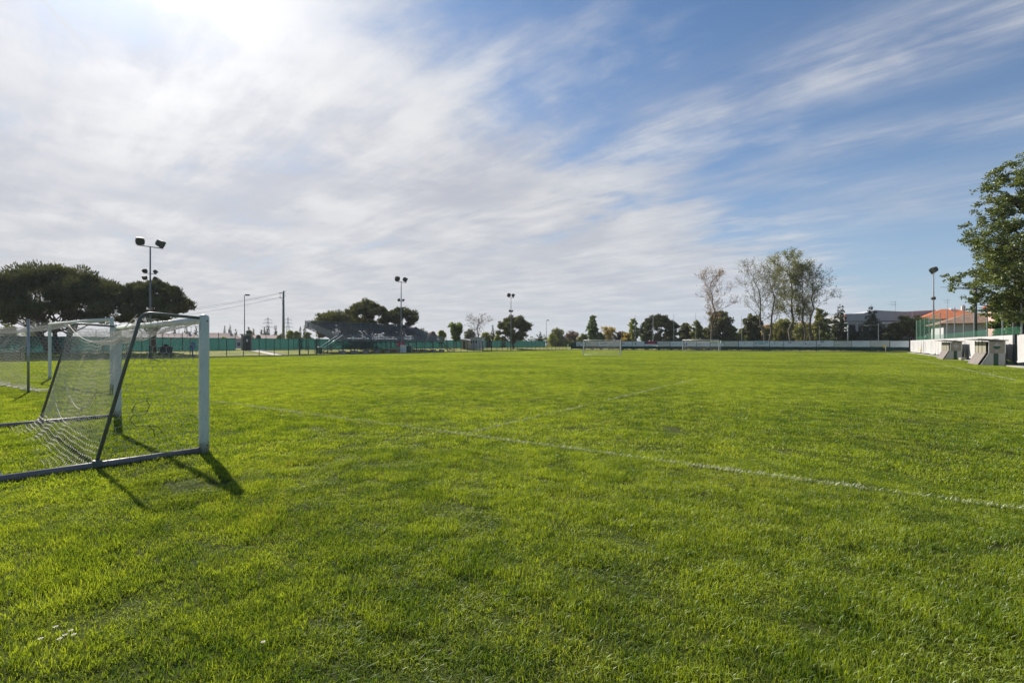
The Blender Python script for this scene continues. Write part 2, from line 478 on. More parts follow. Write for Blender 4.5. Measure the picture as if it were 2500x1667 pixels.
class MB:
    def __init__(self):
        self.v, self.f = [], []
    def box(self, x0, x1, y0, y1, z0, z1):
        b = len(self.v)
        for z in (z0, z1):
            self.v += [(x0, y0, z), (x1, y0, z), (x1, y1, z), (x0, y1, z)]
        self.f += [(b, b + 3, b + 2, b + 1), (b + 4, b + 5, b + 6, b + 7)]
        for i in range(4):
            j = (i + 1) % 4
            self.f.append((b + i, b + j, b + 4 + j, b + 4 + i))
        return self
    def quad(self, *pts):
        b = len(self.v)
        self.v += [tuple(p) for p in pts]
        self.f.append(tuple(range(b, b + len(pts))))
        return self
    def tube(self, pts, r, n=8, cap=True):
        pts = [Vector(p) for p in pts]
        rs = r if isinstance(r, (list, tuple)) else [r] * len(pts)
        b0 = len(self.v)
        up = Vector((0, 0, 1))
        prev = None
        for i, p in enumerate(pts):
            d = (pts[min(i + 1, len(pts) - 1)] - pts[max(i - 1, 0)]).normalized()
            if prev is None:
                a = d.cross(up)
                if a.length < 1e-3:
                    a = d.cross(Vector((1, 0, 0)))
            else:
                a = prev - d * prev.dot(d)
            a.normalize()
            prev = a
            c = d.cross(a)
            for k in range(n):
                th = 2 * math.pi * k / n
                self.v.append(tuple(p + (a * math.cos(th) + c * math.sin(th)) * rs[i]))
        for i in range(len(pts) - 1):
            for k in range(n):
                k2 = (k + 1) % n
                self.f.append((b0 + i * n + k, b0 + i * n + k2, b0 + (i + 1) * n + k2, b0 + (i + 1) * n + k))
        if cap:
            self.f.append(tuple(b0 + k for k in range(n))[::-1])
            e = b0 + (len(pts) - 1) * n
            self.f.append(tuple(e + k for k in range(n)))
        return self
    def prism(self, poly, y0, y1):
        """polygon in x,z pushed along y"""
        n = len(poly)
        b = len(self.v)
        self.v += [(x, y0, z) for x, z in poly] + [(x, y1, z) for x, z in poly]
        self.f.append(tuple(range(b, b + n)))
        self.f.append(tuple(range(b + n, b + 2 * n))[::-1])
        for i in range(n):
            j = (i + 1) % n
            self.f.append((b + j, b + i, b + n + i, b + n + j))
        return self
    def mesh(self, name, smooth=False):
        me = bpy.data.meshes.new(name)
        me.from_pydata(self.v, [], self.f)
        if smooth:
            for p in me.polygons:
                p.use_smooth = True
        me.update()
        return me


def obj(name, me, m, parent=None, loc=None, rotz=None, label=None, kind=None):
    if isinstance(me, MB):
        me = me.mesh(name)
    o = bpy.data.objects.new(name, me)
    COL.objects.link(o)
    if m is not None and len(me.materials) == 0:
        me.materials.append(m)
    if parent is not None:
        o.parent = parent
    if loc is not None:
        o.location = loc
    if rotz is not None:
        o.rotation_euler = (0, 0, rotz)
    if label:
        o['label'] = label
    if kind:
        o['kind'] = kind
    return o

def tag(o, label, cat, group=None):
    o['label'] = label
    o['category'] = cat
    if group:
        o['group'] = group
    return o

def thing(name, label, cat, loc, rotz=0.0, group=None):
    o = bpy.data.objects.new(name, None)
    COL.objects.link(o)
    o.empty_display_size = 0.2
    o.location = loc
    o.rotation_euler = (0, 0, rotz)
    return tag(o, label, cat, group)

def struct(name, me, m, loc=(0, 0, 0), rotz=0.0):
    return obj(name, me, m, None, loc, rotz, None, 'structure')

def copy_tree(o, parent=None):
    c = o.copy()
    COL.objects.link(c)
    c.parent = parent
    for ch in o.children:
        copy_tree(ch, c)
    return c

def bevel(o, w=0.01, seg=2):
    md = o.modifiers.new('bevel', 'BEVEL')
    md.width = w
    md.segments = seg
    md.limit_method = 'ANGLE'
    return o

# ------------------------------------------------------------------ ground, bank, kerbs, path
def big_sheet():
    mb = MB()
    S = 900
    mb.quad((-S, -S, 0), (S, -S, 0), (S, S, 0), (-S, S, 0))
    return mb
struct('ground', big_sheet(), M_SOIL)

def bank():
    mb = MB()
    prof = [(63.2, 0.004), (66, 0.10), (71, 0.36), (76, 0.56), (80, 0.62), (112, 0.62), (140, 0.004)]
    vsx = list(range(-60, 241, 10))
    idx = {}
    for i, v in enumerate(vsx):
        for j, (u, z) in enumerate(prof):
            idx[i, j] = len(mb.v)
            mb.v.append((v, u, z))
    for i in range(len(vsx) - 1):
        for j in range(len(prof) - 1):
            mb.f.append((idx[i, j], idx[i + 1, j], idx[i + 1, j + 1], idx[i, j + 1]))
    return mb
struct('grass_bank', bank(), M_MEADOW, (0, 0, 0), ROT)

def bank_z(u):
    prof = [(63.2, 0.004), (66, 0.10), (71, 0.36), (76, 0.56), (80, 0.62), (112, 0.62), (140, 0.0)]
    if u <= prof[0][0]:
        return 0.0
    for (a, za), (b, zb) in zip(prof, prof[1:]):
        if u <= b:
            return za + (zb - za) * (u - a) / (b - a)
    return 0.0

mb = MB()
mb.quad((-30, -60, 0.004), (150, -60, 0.004), (150, -9.6, 0.004), (-30, -9.6, 0.004))
struct('verge', mb, M_MEADOW, (0, 0, 0), ROT)
mb = MB()
mb.quad((118.6, -9.6, 0.004), (190, -9.6, 0.004), (190, 62, 0.004), (118.6, 62, 0.004))
struct('lawn_beyond_fence', mb, M_MEADOW, (0, 0, 0), ROT)

# path that climbs the bank from the gate to the booth
mb = MB()
pth = [(63.3, 38.0), (66, 38.6), (71, 39.8), (76, 41.0), (79.2, 41.7)]
for (ua, va), (ub, vb) in zip(pth, pth[1:]):
    za, zb = bank_z(ua) + 0.02, bank_z(ub) + 0.02
    mb.quad((va - 0.7, ua, za), (va + 0.7, ua, za), (vb + 0.7, ub, zb), (vb - 0.7, ub, zb))
struct('path', mb, M_PATH, (0, 0, 0), ROT)
mb = MB()
for (ua, va), (ub, vb) in zip(pth, pth[1:]):
    za, zb = bank_z(ua), bank_z(ub)
    mb.tube([(va + 0.78, ua, za + 0.06), (vb + 0.78, ub, zb + 0.06)], 0.09, 4)
struct('path_kerb', mb, M_KERB, (0, 0, 0), ROT)
mb = MB()
mb.box(4, 118.4, 61.85, 62.15, 0, 0.16)
struct('fence_kerb', mb, M_KERB, (0, 0, 0), ROT)
mb = MB()
mb.box(118.05, 118.35, -10.0, 61.85, 0, 0.14)
struct('end_shade_kerb', mb, M_KERB, (0, 0, 0), ROT)  # dark strip standing in for the shadow along the end fence
mb = MB()
mb.box(10, 118.0, -10.5, -9.75, 0, 0.07)
struct('wall_footing', mb, M_CONC, (0, 0, 0), ROT)

# ------------------------------------------------------------------ grass
def clump(name, n, radius, h, w, seed, lean=0.5):
    rng = np.random.default_rng(seed)
    th = rng.uniform(0, 2 * math.pi, n)
    r = radius * np.sqrt(rng.uniform(0, 1, n)) * rng.uniform(0.6, 1.0, n) ** 0.3
    base = np.stack([r * np.cos(th), r * np.sin(th), np.zeros(n)], 1)
    hh = h * rng.uniform(0.5, 1.25, n)
    ww = w * rng.uniform(0.7, 1.3, n)
    az = rng.uniform(0, 2 * math.pi, n)
    ln = rng.uniform(0.05, lean, n) * hh
    dirx = np.stack([np.cos(az), np.sin(az), np.zeros(n)], 1)
    fa = az + math.pi / 2 + rng.normal(0, 0.7, n)
    side = np.stack([np.cos(fa), np.sin(fa), np.zeros(n)], 1) * ww[:, None] * 0.5
    mid = base + dirx * (ln * 0.35)[:, None] + np.array([0, 0, 1]) * (hh * 0.55)[:, None]
    top = base + dirx * (ln * 1.25)[:, None] + np.array([0, 0, 1]) * (hh * (1 - 0.25 * (ln / hh)))[:, None]
    v = np.stack([base - side, base + side, mid + side * 0.9, mid - side * 0.9, top + side * 0.12, top - side * 0.12], 1).reshape(-1, 3)
    i = np.arange(n)[:, None] * 6
    f = np.concatenate([i + np.array([0, 1, 2, 3]), i + np.array([3, 2, 4, 5])], 1).reshape(-1, 4)
    tint = np.repeat(rng.uniform(0, 1, n), 2)
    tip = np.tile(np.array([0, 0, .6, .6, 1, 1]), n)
    return np_mesh(name, v, f, tint, tip)


def grass(label, me, rect, density, dmin, dmax, seed, smin, smax, tilt, kx=1.35):
    o = obj('grass', me, M_GRASS)
    o['kind'] = 'stuff'
    tag(o, label, 'grass')
    ng = bpy.data.node_groups.new('lawn_' + str(seed), 'GeometryNodeTree')
    ng.interface.new_socket('Geometry', in_out='INPUT', socket_type='NodeSocketGeometry')
    ng.interface.new_socket('Geometry', in_out='OUTPUT', socket_type='NodeSocketGeometry')
    N = NT(ng)
    gi = N.n('NodeGroupInput')
    go = N.n('NodeGroupOutput')
    u0, u1, v0, v1 = rect
    g = N.n('GeometryNodeMeshGrid')
    g.inputs['Size X'].default_value = v1 - v0
    g.inputs['Size Y'].default_value = u1 - u0
    g.inputs['Vertices X'].default_value = 2
    g.inputs['Vertices Y'].default_value = 2
    tf = N.n('GeometryNodeTransform')
    N.l(g.outputs['Mesh'], tf.inputs['Geometry'])
    tf.inputs['Translation'].default_value = P((u0 + u1) / 2, (v0 + v1) / 2, 0.0)
    tf.inputs['Rotation'].default_value = (0, 0, ROT)
    dp = N.n('GeometryNodeDistributePointsOnFaces')
    N.l(tf.outputs[0], dp.inputs['Mesh'])
    dp.distribute_method = 'POISSON'
    dp.inputs['Density Max'].default_value = density * 4
    dp.inputs['Distance Min'].default_value = 0.78 / math.sqrt(density)
    dp.inputs['Seed'].default_value = seed
    pos = N.n('GeometryNodeInputPosition').outputs[0]
    ln = N.vm('LENGTH', pos)
    sx = N.n('ShaderNodeSeparateXYZ')
    N.l(pos, sx.inputs[0])
    far = N.m('GREATER_THAN', ln, dmax)
    near = N.m('LESS_THAN', ln, dmin)
    wide = N.m('GREATER_THAN', N.m('ABSOLUTE', sx.outputs[0]), N.m('ADD', N.m('MULTIPLY', N.m('MAXIMUM', sx.outputs[1], 0.0), kx), 3.0))
    behind = N.m('LESS_THAN', sx.outputs[1], 0.4)
    kill = N.m('GREATER_THAN', N.m('ADD', N.m('ADD', far, near), N.m('ADD', wide, behind)), 0.5)
    dl = N.n('GeometryNodeDeleteGeometry', domain='POINT')
    N.l(dp.outputs['Points'], dl.inputs['Geometry'])
    N.l(kill, dl.inputs['Selection'])
    rv = N.n('FunctionNodeRandomValue', data_type='FLOAT')
    rv.inputs['Min'].default_value if False else None
    for s in rv.inputs:
        if s.name == 'Max' and s.type == 'VALUE':
            s.default_value = 6.2832
    rot = N.comb(0.0, 0.0, [s for s in rv.outputs if s.type == 'VALUE'][0])
    nz = N.noise(pos, 1.9, 4, 0.6)
    nz2 = N.noise(pos, 0.25, 3, 0.5)
    hz = N.step(N.m('ADD', N.m('MULTIPLY', nz, 0.7), N.m('MULTIPLY', nz2, 0.3)), 0.33, 0.66, smin, smax)
    sc = N.comb(1.0, 1.0, hz)
    ip = N.n('GeometryNodeInstanceOnPoints')
    N.l(dl.outputs[0], ip.inputs['Points'])
    N.l(gi.outputs[0], ip.inputs['Instance'])
    N.l(rot, ip.inputs['Rotation'])
    N.l(sc, ip.inputs['Scale'])
    nv = N.n('ShaderNodeTexNoise')
    N.l(pos, nv.inputs['Vector'])
    nv.inputs['Scale'].default_value = 1.6
    nv.inputs['Detail'].default_value = 3
    tv = N.n('ShaderNodeVectorMath', operation='SCALE')
    N.l(N.vm('SUBTRACT', nv.outputs['Color'], (0.5, 0.5, 0.5)), tv.inputs[0])
    tv.inputs['Scale'].default_value = tilt
    ri = N.n('GeometryNodeRotateInstances')
    N.l(ip.outputs[0], ri.inputs['Instances'])
    N.l(tv.outputs[0], ri.inputs['Rotation'])
    ri.inputs['Local Space'].default_value = False
    N.l(pos, ri.inputs['Pivot Point'])
    N.l(ri.outputs[0], go.inputs[0])
    md = o.modifiers.new('lawn', 'NODES')
    md.node_group = ng
    return o

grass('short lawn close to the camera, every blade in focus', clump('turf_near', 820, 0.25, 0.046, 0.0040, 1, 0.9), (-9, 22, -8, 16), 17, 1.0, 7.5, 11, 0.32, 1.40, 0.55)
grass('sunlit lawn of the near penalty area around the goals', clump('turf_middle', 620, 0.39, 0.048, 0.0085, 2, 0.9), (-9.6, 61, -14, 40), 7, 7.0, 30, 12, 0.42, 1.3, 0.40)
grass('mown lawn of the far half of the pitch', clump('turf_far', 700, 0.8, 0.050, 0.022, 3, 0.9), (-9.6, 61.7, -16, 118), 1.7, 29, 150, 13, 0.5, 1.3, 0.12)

# painted lines: blades whitened by line paint, real strips of them
def pitch_line(name, a, b, width, per_m2, seed, wear=0.5):
    rng = np.random.default_rng(seed)
    a, b = np.array(a), np.array(b)             # (u, v)
    L = np.linalg.norm(b - a)
    n = int(L * width * per_m2)
    s = rng.uniform(0, 1, n)
    off = rng.normal(0, width * 0.33, n)
    dr = (b - a) / L
    nr = np.array([-dr[1], dr[0]])
    uv = a + (b - a) * s[:, None] + nr * off[:, None]
    X = UX * uv[:, 0] + VX * uv[:, 1]
    Y = UY * uv[:, 0] + VY * uv[:, 1]
    keep = (np.sin(s * L * 1.9) + np.sin(s * L * 0.73 + 1) + rng.normal(0, 1.2, n)) > (wear * 4 - 2.4)
    X, Y = X[keep], Y[keep]
    n = len(X)
    dist = np.sqrt(X ** 2 + Y ** 2)
    w = 0.005 + dist * 0.00045
    h = rng.uniform(0.028, 0.058, n)
    az = rng.uniform(0, 2 * math.pi, n)
    base = np.stack([X, Y, np.zeros(n)], 1)
    dirx = np.stack([np.cos(az), np.sin(az), np.zeros(n)], 1)
    side = np.stack([-np.sin(az), np.cos(az), np.zeros(n)], 1) * w[:, None] * 0.5
    mid = base + dirx * (h * 0.2)[:, None] + np.array([0, 0, 1]) * (h * .6)[:, None]
    top = base + dirx * (h * rng.uniform(0.4, 1.1, n))[:, None] + np.array([0, 0, 1]) * h[:, None]
    v = np.stack([base - side, base + side, mid + side, mid - side, top + side * .3, top - side * .3], 1).reshape(-1, 3)
    i = np.arange(n)[:, None] * 6
    f = np.concatenate([i + np.array([0, 1, 2, 3]), i + np.array([3, 2, 4, 5])], 1).reshape(-1, 4)
    return struct(name, np_mesh(name, v, f, np.repeat(rng.uniform(0, 1, n), 2)), M_PAINTBLADE)

pitch_line('goal_line', (TOUCH_U, GOAL_V), (14.0, GOAL_V), 0.075, 4600, 5, 0.10)
pitch_line('goal_line', (14.0, GOAL_V), (LEFT_U, GOAL_V), 0.09, 1100, 6, 0.3)
pitch_line('penalty_area_line', (5.54, GOAL_V), (5.54, 23.1), 0.085, 1500, 7, 0.45)
pitch_line('penalty_area_line', (5.54, 23.1), (45.9, 23.1), 0.09, 200, 8, 0.7)
pitch_line('touch_line', (TOUCH_U, GOAL_V), (TOUCH_U, FAR_V), 0.10, 1900, 9, 0.38)
pitch_line('touch_line', (LEFT_U, GOAL_V), (LEFT_U, FAR_V), 0.10, 900, 10, 0.5)
pitch_line('goal_line', (TOUCH_U, FAR_V), (LEFT_U, FAR_V), 0.10, 1000, 14, 0.45)
# ------------------------------------------------------------------ nets
def net_mesh(name, panels, cell=0.12, r=0.0022, seed=0, jit=0.12):
    """panels: list of (length, height, fn(a01, b01) -> xyz); honeycomb cords as thin triangular rods"""
    rng = np.random.default_rng(seed)
    V, F = [], []
    cnt = 0
    for L, H, fn in panels:
        e = cell / math.sqrt(3)
        nx = max(2, int(round(L / (cell / 2))))
        ny = max(1, int(round(H / (1.5 * e))))
        pts = np.zeros((ny + 1, nx + 1, 3))
        for j in range(ny + 1):
            for i in range(nx + 1):
                a = i / nx
                b = (j + (0.167 if (i + j) % 2 == 0 else -0.167)) / ny
                a2 = min(1, max(0, a + (rng.normal(0, jit) / nx if 0 < i < nx else 0)))
                b2 = min(1, max(0, b + (rng.normal(0, jit) * 0.3 / ny if 0 < j < ny else 0)))
                pts[j, i] = fn(a2, b2)
        E = [pts[:, :-1].reshape(-1, 3)], [pts[:, 1:].reshape(-1, 3)]
        jj, ii = np.meshgrid(np.arange(ny), np.arange(nx + 1), indexing='ij')
        sel = (ii + jj) % 2 == 0
        E[0].append(pts[:-1][sel]); E[1].append(pts[1:][sel])
        p0, p1 = np.concatenate(E[0]), np.concatenate(E[1])
        d = p1 - p0
        ln = np.linalg.norm(d, axis=1)
        ok = ln > 1e-4
        p0, p1, d = p0[ok], p1[ok], d[ok] / ln[ok][:, None]
        up = np.where(np.abs(d[:, 2:3]) > 0.9, np.array([[1., 0, 0]]), np.array([[0, 0, 1.]]))
        a = np.cross(d, up); a /= np.linalg.norm(a, axis=1)[:, None]
        b = np.cross(d, a)
        rings = []
        for k in range(3):
            th = 2 * math.pi * k / 3
            rings.append((a * math.cos(th) + b * math.sin(th)) * r)
        n = len(p0)
        vv = np.stack([p0 + rings[0], p0 + rings[1], p0 + rings[2], p1 + rings[0], p1 + rings[1], p1 + rings[2]], 1).reshape(-1, 3)
        i6 = np.arange(n)[:, None] * 6 + cnt
        ff = np.concatenate([i6 + np.array([0, 1, 4, 3]), i6 + np.array([1, 2, 5, 4]), i6 + np.array([2, 0, 3, 5])], 1).reshape(-1, 4)
        V.append(vv); F.append(ff)
        cnt += len(vv)
    return np_mesh(name, np.concatenate(V), np.concatenate(F))

def polyline_fn(pts):
    pts = [np.array(p, float) for p in pts]
    seg = [np.linalg.norm(b - a) for a, b in zip(pts, pts[1:])]
    tot = sum(seg)
    def f(t):
        s = t * tot
        for (a, b), l in zip(zip(pts, pts[1:]), seg):
            if s <= l or l == seg[-1] and b is pts[-1]:
                return a + (b - a) * min(1, s / max(l, 1e-6))
            s -= l
        return pts[-1]
    return f, tot

def oval_post(H, rx, ry, z0=0.0, n=14):
    mb = MB()
    rings = [(z0, 1), (H - 0.05, 1), (H - 0.02, 0.92), (H, 0.6), (H + 0.006, 0.2)]
    for z, s in rings:
        for k in range(n):
            t = 2 * math.pi * k / n
            mb.v.append((rx * s * math.cos(t), ry * s * math.sin(t), z))
    for i in range(len(rings) - 1):
        for k in range(n):
            k2 = (k + 1) % n
            mb.f.append((i * n + k, i * n + k2, (i + 1) * n + k2, (i + 1) * n + k))
    mb.f.append(tuple((len(rings) - 1) * n + k for k in range(n)))
    return mb.mesh('post', True)

def smooth_bend(p, q, s, rad=0.12, n=6):
    p, q, s = Vector(p), Vector(q), Vector(s)
    a = q + (p - q).normalized() * rad
    b = q + (s - q).normalized() * rad
    out = [p]
    for i in range(n + 1):
        t = i / n
        out.append(a * (1 - t) ** 2 + q * 2 * t * (1 - t) + b * t * t)
    out.append(s)
    return out

def portable_goal(label, loc, rotz, W=5.3, H=2.0, top=0.75, foot=1.22, base=2.1, sag=0.36, cell=0.11, cr=0.0031, group='movable junior goals', knots=True, pr=0.06):
    t = thing('portable_goal', label, 'goal', loc, rotz, group)
    w = W / 2
    pm = oval_post(H + 0.03, pr * 1.15, pr, 0.0)
    for s in (-1, 1):
        po = obj('post', pm, M_GOALWHITE, t, (0, s * w, 0))
        for z in (H - 0.06, 0.12):
            obj('bolt', MB().tube([(pr * 0.4, -pr * 0.88, z), (pr * 0.4, -pr * 1.0, z)], 0.011, 8), M_RUBBER, po)
    obj('crossbar', MB().tube([(0, -w + 0.03, H - 0.05), (0, w - 0.03, H - 0.05)], 0.05, 14).mesh('crossbar', True), M_GOALWHITE, t)
    for s in (-1, 1):
        pts = smooth_bend((-0.03, s * w, H - 0.02), (-top, s * w, H + 0.03), (-foot, s * w, 0.10), 0.13)
        obj('stay', MB().tube(pts, 0.022, 10).mesh('stay', True), M_GOALGREY, t)
        br = obj('base_bar', MB().tube([(-0.05, s * w, 0.05), (-base, s * w, 0.05)], 0.046, 12).mesh('base_bar', True), M_BASEBAR, t)
        cl = MB().box(-foot - 0.05, -foot + 0.05, s * w - 0.052, s * w + 0.052, 0.03, 0.115)
        bevel(obj('clamp', cl, M_GOALGREY, br), 0.01)
    obj('rear_bar', MB().tube([(-base, -w, 0.05), (-base, w, 0.05)], 0.046, 12).mesh('rear_bar', True), M_WHITE, t)
    # net: roof that sags, curtain that slopes to the ground, two side panels
    def strip(a, b):
        y = (a - 0.5) * W
        q = 4 * a * (1 - a)
        pf, tot = polyline_fn([(0, y, H - 0.10 - 0.02 * q), (-0.35 * top / .75, y, H - 0.10 - sag * 0.75 * q), (-top - 0.04, y, H - 0.03 - sag * q), (-top - (foot - top) * 0.45 - 0.02, y, H * 0.5), (-foot + 0.08 - 0.06 * q, y, 0.30), (-foot - 0.10 - 0.08 * q, y, 0.06 + 0.02 * math.sin(a * 23)), (-foot - 0.28, y, 0.020), (-foot - 0.42, y, 0.015)])
        p = pf(b)
        p[2] += 0.012 * math.sin(a * 31 + b * 9)
        return p
    def side(s):
        def f(a, b):
            z = 0.08 + b * (H - 0.12)
            xb = -(foot - 0.02) + (foot - top) * (z / H)
            x = -0.05 + (xb + 0.05) * a
            return np.array([x, s * (w - 0.0) + 0.03 * math.sin(a * math.pi) * math.sin(b * 5) * s, z - 0.04 * math.sin(a * math.pi)])
        return f
    panels = [(W, 4.4, strip), (1.05, H, side(1)), (1.05, H, side(-1))]
    nt = obj('net', net_mesh('net', panels, cell, cr, 3), M_CORD, t)
    rope = MB().tube([(-top - 0.05, (i / 24 - 0.5) * W, H - 0.0 - sag * 4 * (i / 24) * (1 - i / 24)) for i in range(25)], max(0.006, cr * 2), 6)
    obj('top_rope', rope.mesh('top_rope', True), M_CORD, nt)
    if knots:
        k = MB()
        y = -w
        k.tube([(-0.72, y, 0.83), (-0.82, y - .01, 0.80), (-0.86, y, 0.70), (-0.80, y + .01, 0.62), (-0.70, y, 0.66), (-0.66, y, 0.76), (-0.70, y, 0.84)], 0.005, 6)
        k.tube([(-0.84, y, 0.66), (-0.88, y, 0.58), (-0.82, y - .02, 0.50), (-0.68, y, 0.49), (-0.62, y, 0.42), (-0.60, y, 0.33)], 0.005, 6)
        k.tube([(-0.68, y, 0.49), (-0.56, y, 0.45), (-0.50, y, 0.36)], 0.0045, 6)
        obj('tie_cord', k.mesh('tie_cord', True), M_DARKCORD, nt)
        k = MB()
        for j in range(2):
            pts = [(-1.02 - 0.08 * j, (i / 14 - 0.5) * W * 0.55 + 0.6 * j, 0.95 - 0.42 * 4 * (i / 14) * (1 - i / 14) - 0.3 * j) for i in range(15)]
            k.tube(pts, 0.006, 5)
        obj('loose_rope', k.mesh('loose_rope', True), M_CORD, nt)
    return t

def full_goal(label, loc, rotz, cell=0.13, cr=0.003, poles=True, group='full size goals of the pitch', pr=0.06, back=2.05):
    t = thing('football_goal', label, 'goal', loc, rotz, group)
    W, H = 7.32, 2.44
    w = W / 2 + pr
    pm = oval_post(H + 0.09, pr, pr, 0.0)
    for s in (-1, 1):
        obj('post', pm, M_GOALWHITE, t, (0, s * w, 0))
    obj('crossbar', MB().tube([(0, -w, H + pr), (0, w, H + pr)], pr, 14).mesh('crossbar', True), M_GOALWHITE, t)
    for s in (-1, 1):
        obj('net_pole', MB().tube([(-back - 0.15, s * w, 0), (-back - 0.15, s * w, 2.42)], 0.034, 10).mesh('net_pole', True), M_GALV, t)
    sag = 0.32
    def strip(a, b):
        y = (a - 0.5) * 2 * w
        q = 4 * a * (1 - a)
        pf, tot = polyline_fn([(0, y, H), (-back * 0.5, y, H - 0.12 - sag * 0.6 * q), (-back, y, H - 0.12 - sag * q), (-back - 0.22, y, 1.5), (-back - 0.25, y, 0.7), (-back + 0.02, y, 0.06), (-back + 0.45 + 0.12 * math.sin(a * 17), y, 0.05)])
        p = pf(b)
        p[2] = max(0.04, p[2] + 0.02 * math.sin(a * 40 + b * 11) * q)
        return p
    def side(s):
        def f(a, b):
            z = 0.05 + b * (H - 0.08)
            drop = 0.20 * math.sin(a * math.pi) * (0.4 + 0.6 * b)
            return np.array([-0.06 - (back - 0.02) * a, s * (w - 0.02 - 0.10 * math.sin(a * math.pi)), max(0.04, z - drop)])
        return f
    panels = [(2 * w, 5.2, strip), (back, H, side(1)), (back, H, side(-1))]
    nt = obj('net', net_mesh('net', panels, cell, cr, 5), M_CORD, t)
    rope = MB().tube([(-back, (i / 24 - 0.5) * 2 * w, H - 0.11 - sag * 4 * (i / 24) * (1 - i / 24)) for i in range(25)], max(0.007, cr * 2), 6)
    for s in (-1, 1):
        rope.tube([(-back, s * w, H - 0.11), (-back - 0.15, s * w, 2.38)], 0.007, 5)
    obj('top_rope', rope.mesh('top_rope', True), M_CORD, nt)
    hem = MB().tube([(-back + 0.05 + 0.10 * math.sin(i * 1.3), (i / 40 - 0.5) * 2 * w, 0.05) for i in range(41)], max(0.016, cr * 2), 6)
    obj('hem_rope', hem.mesh('hem_rope', True), M_CORD, nt)
    return t

CDIR = math.radians(139.5)
near_post = Vector((-4.53, 7.23, 0))
c = Vector((math.cos(CDIR), math.sin(CDIR), 0))
GW = 5.3
ctr = near_post + c * (GW / 2)
# local +Y runs along the crossbar away from the camera, local -X to the back of the net
portable_goal('low junior goal nearest the camera, pale post and slack white net', ctr, CDIR - math.pi / 2, GW)
full_goal('tall fixed goal behind the nearest junior goal, net held by separate poles', P(MID_U, GOAL_V), ROT)
g1 = at(1470, 69.5)
portable_goal('junior goal standing alone in the far half of the pitch', g1, math.radians(-90 - 4), 5.2, 2.2, cr=0.0035, knots=False, pr=0.075)
full_goal('fixed goal on the far goal line in front of the banners', P(MID_U, FAR_V), ROT + math.pi, cr=0.0035, pr=0.07)

# ------------------------------------------------------------------ corner flags
def corner_flag(label, loc, m, rotz):
    t = thing('corner_flag', label, 'corner flag', loc, rotz, 'corner flags')
    obj('pole', MB().tube([(0, 0, 0), (0, 0, 1.55)], 0.028, 8).mesh('pole', True), M_WHITE, t)
    mb = MB()
    n = 6
    for i in range(n + 1):
        x = -0.02 - 0.42 * i / n
        dy = 0.05 * math.sin(i * 1.1)
        mb.v += [(x, dy, 1.53 - 0.05 * i / n), (x, dy + 0.02, 1.12 - 0.16 * i / n)]
    for i in range(n):
        mb.f.append((2 * i, 2 * i + 1, 2 * i + 3, 2 * i + 2))
    fo = obj('flag', mb, m, t)
    sd = fo.modifiers.new('thick', 'SOLIDIFY'); sd.thickness = 0.006
    return t
corner_flag('yellow corner flag by the white side wall', P(TOUCH_U, FAR_V), M_FLAGY, 0.0)
corner_flag('pale drooping corner flag by the left end of the banners', P(LEFT_U, FAR_V), M_FLAGP, 0.4)

# ------------------------------------------------------------------ fences
def wire_panel(L, H, sx, sz, r, z0=0.0):
    mb = MB()
    n = int(L / sx)
    for i in range(1, n):
        x = i * L / n
        mb.box(x - r, x + r, -r, r, z0, z0 + H)
    n = int(H / sz)
    for i in range(n + 1):
        z = z0 + i * H / n
        mb.box(0, L, -r - 0.003, r + 0.003, z - r, z + r)
    return mb

def pitch_fence():
    t = thing('pitch_fence', 'dark wire fence with slim posts along the left side of the pitch', 'fence', P(62, 4), ROT)
    post = MB().tube([(0, 0, 0.1), (0, 0, 2.3)], 0.048, 8).mesh('post')
    pan = wire_panel(2.0, 2.0, 0.16, 0.2, 0.0028, 0.22).mesh('wire_panel')
    gates = [(39.6, 42.3), (80.9, 84.0)]
    v = 4.0
    while v < 118.1:
        if not any(a + .3 < v < b - .3 for a, b in gates):
            obj('post', post, M_DARKPOST, t, (v - 4, 0, 0))
        if v < 117 and not any(a - 1.2 < v < b - .3 for a, b in gates):
            obj('wire_panel', pan, M_DARKPOST, t, (v - 4, 0, 0))
        v += 2.0
    for a, b in ((4, 39.6), (42.3, 80.9), (84.0, 118)):
        obj('top_rail', MB().tube([(a - 4, 0, 2.26), (b - 4, 0, 2.26)], 0.022, 6), M_DARKPOST, t)
    for k, (a, b) in enumerate(gates):
        g = thing('pitch_gate', ['dark double gate in the pitch fence left of the grandstand', 'dark double gate in the pitch fence right of the grey kiosk'][k], 'gate', P(62, a), ROT, 'gates in the pitch fence')
        L = b - a
        pm = MB().box(-0.06, 0.06, -0.06, 0.06, 0, 2.45).mesh('gate_post')
        cap = MB().tube([(0, 0, 2.44), (0, 0, 2.5)], [0.09, 0.03], 8).mesh('cap')
        for x in (0, L):
            q = obj('gate_post', pm, M_DARKPOST, g, (x, 0, 0))
            obj('cap', cap, M_GALV, q)
        for x0, x1 in ((0.1, L / 2 - 0.03), (L / 2 + 0.03, L - 0.1)):
            f = MB()
            for x in (x0, x1):
                f.box(x - 0.03, x + 0.03, -0.025, 0.025, 0.18, 2.2)
            for z in (0.2, 1.2, 2.17):
                f.box(x0 + 0.03, x1 - 0.03, -0.022, 0.022, z - 0.025, z + 0.025)
            fo = obj('gate_leaf', f, M_DARKPOST, g)
            wp = wire_panel(x1 - x0, 1.95, 0.12, 0.2, 0.003, 0.21)
            obj('wire_mesh', wp, M_DARKPOST, fo, (x0, 0, 0))
pitch_fence()

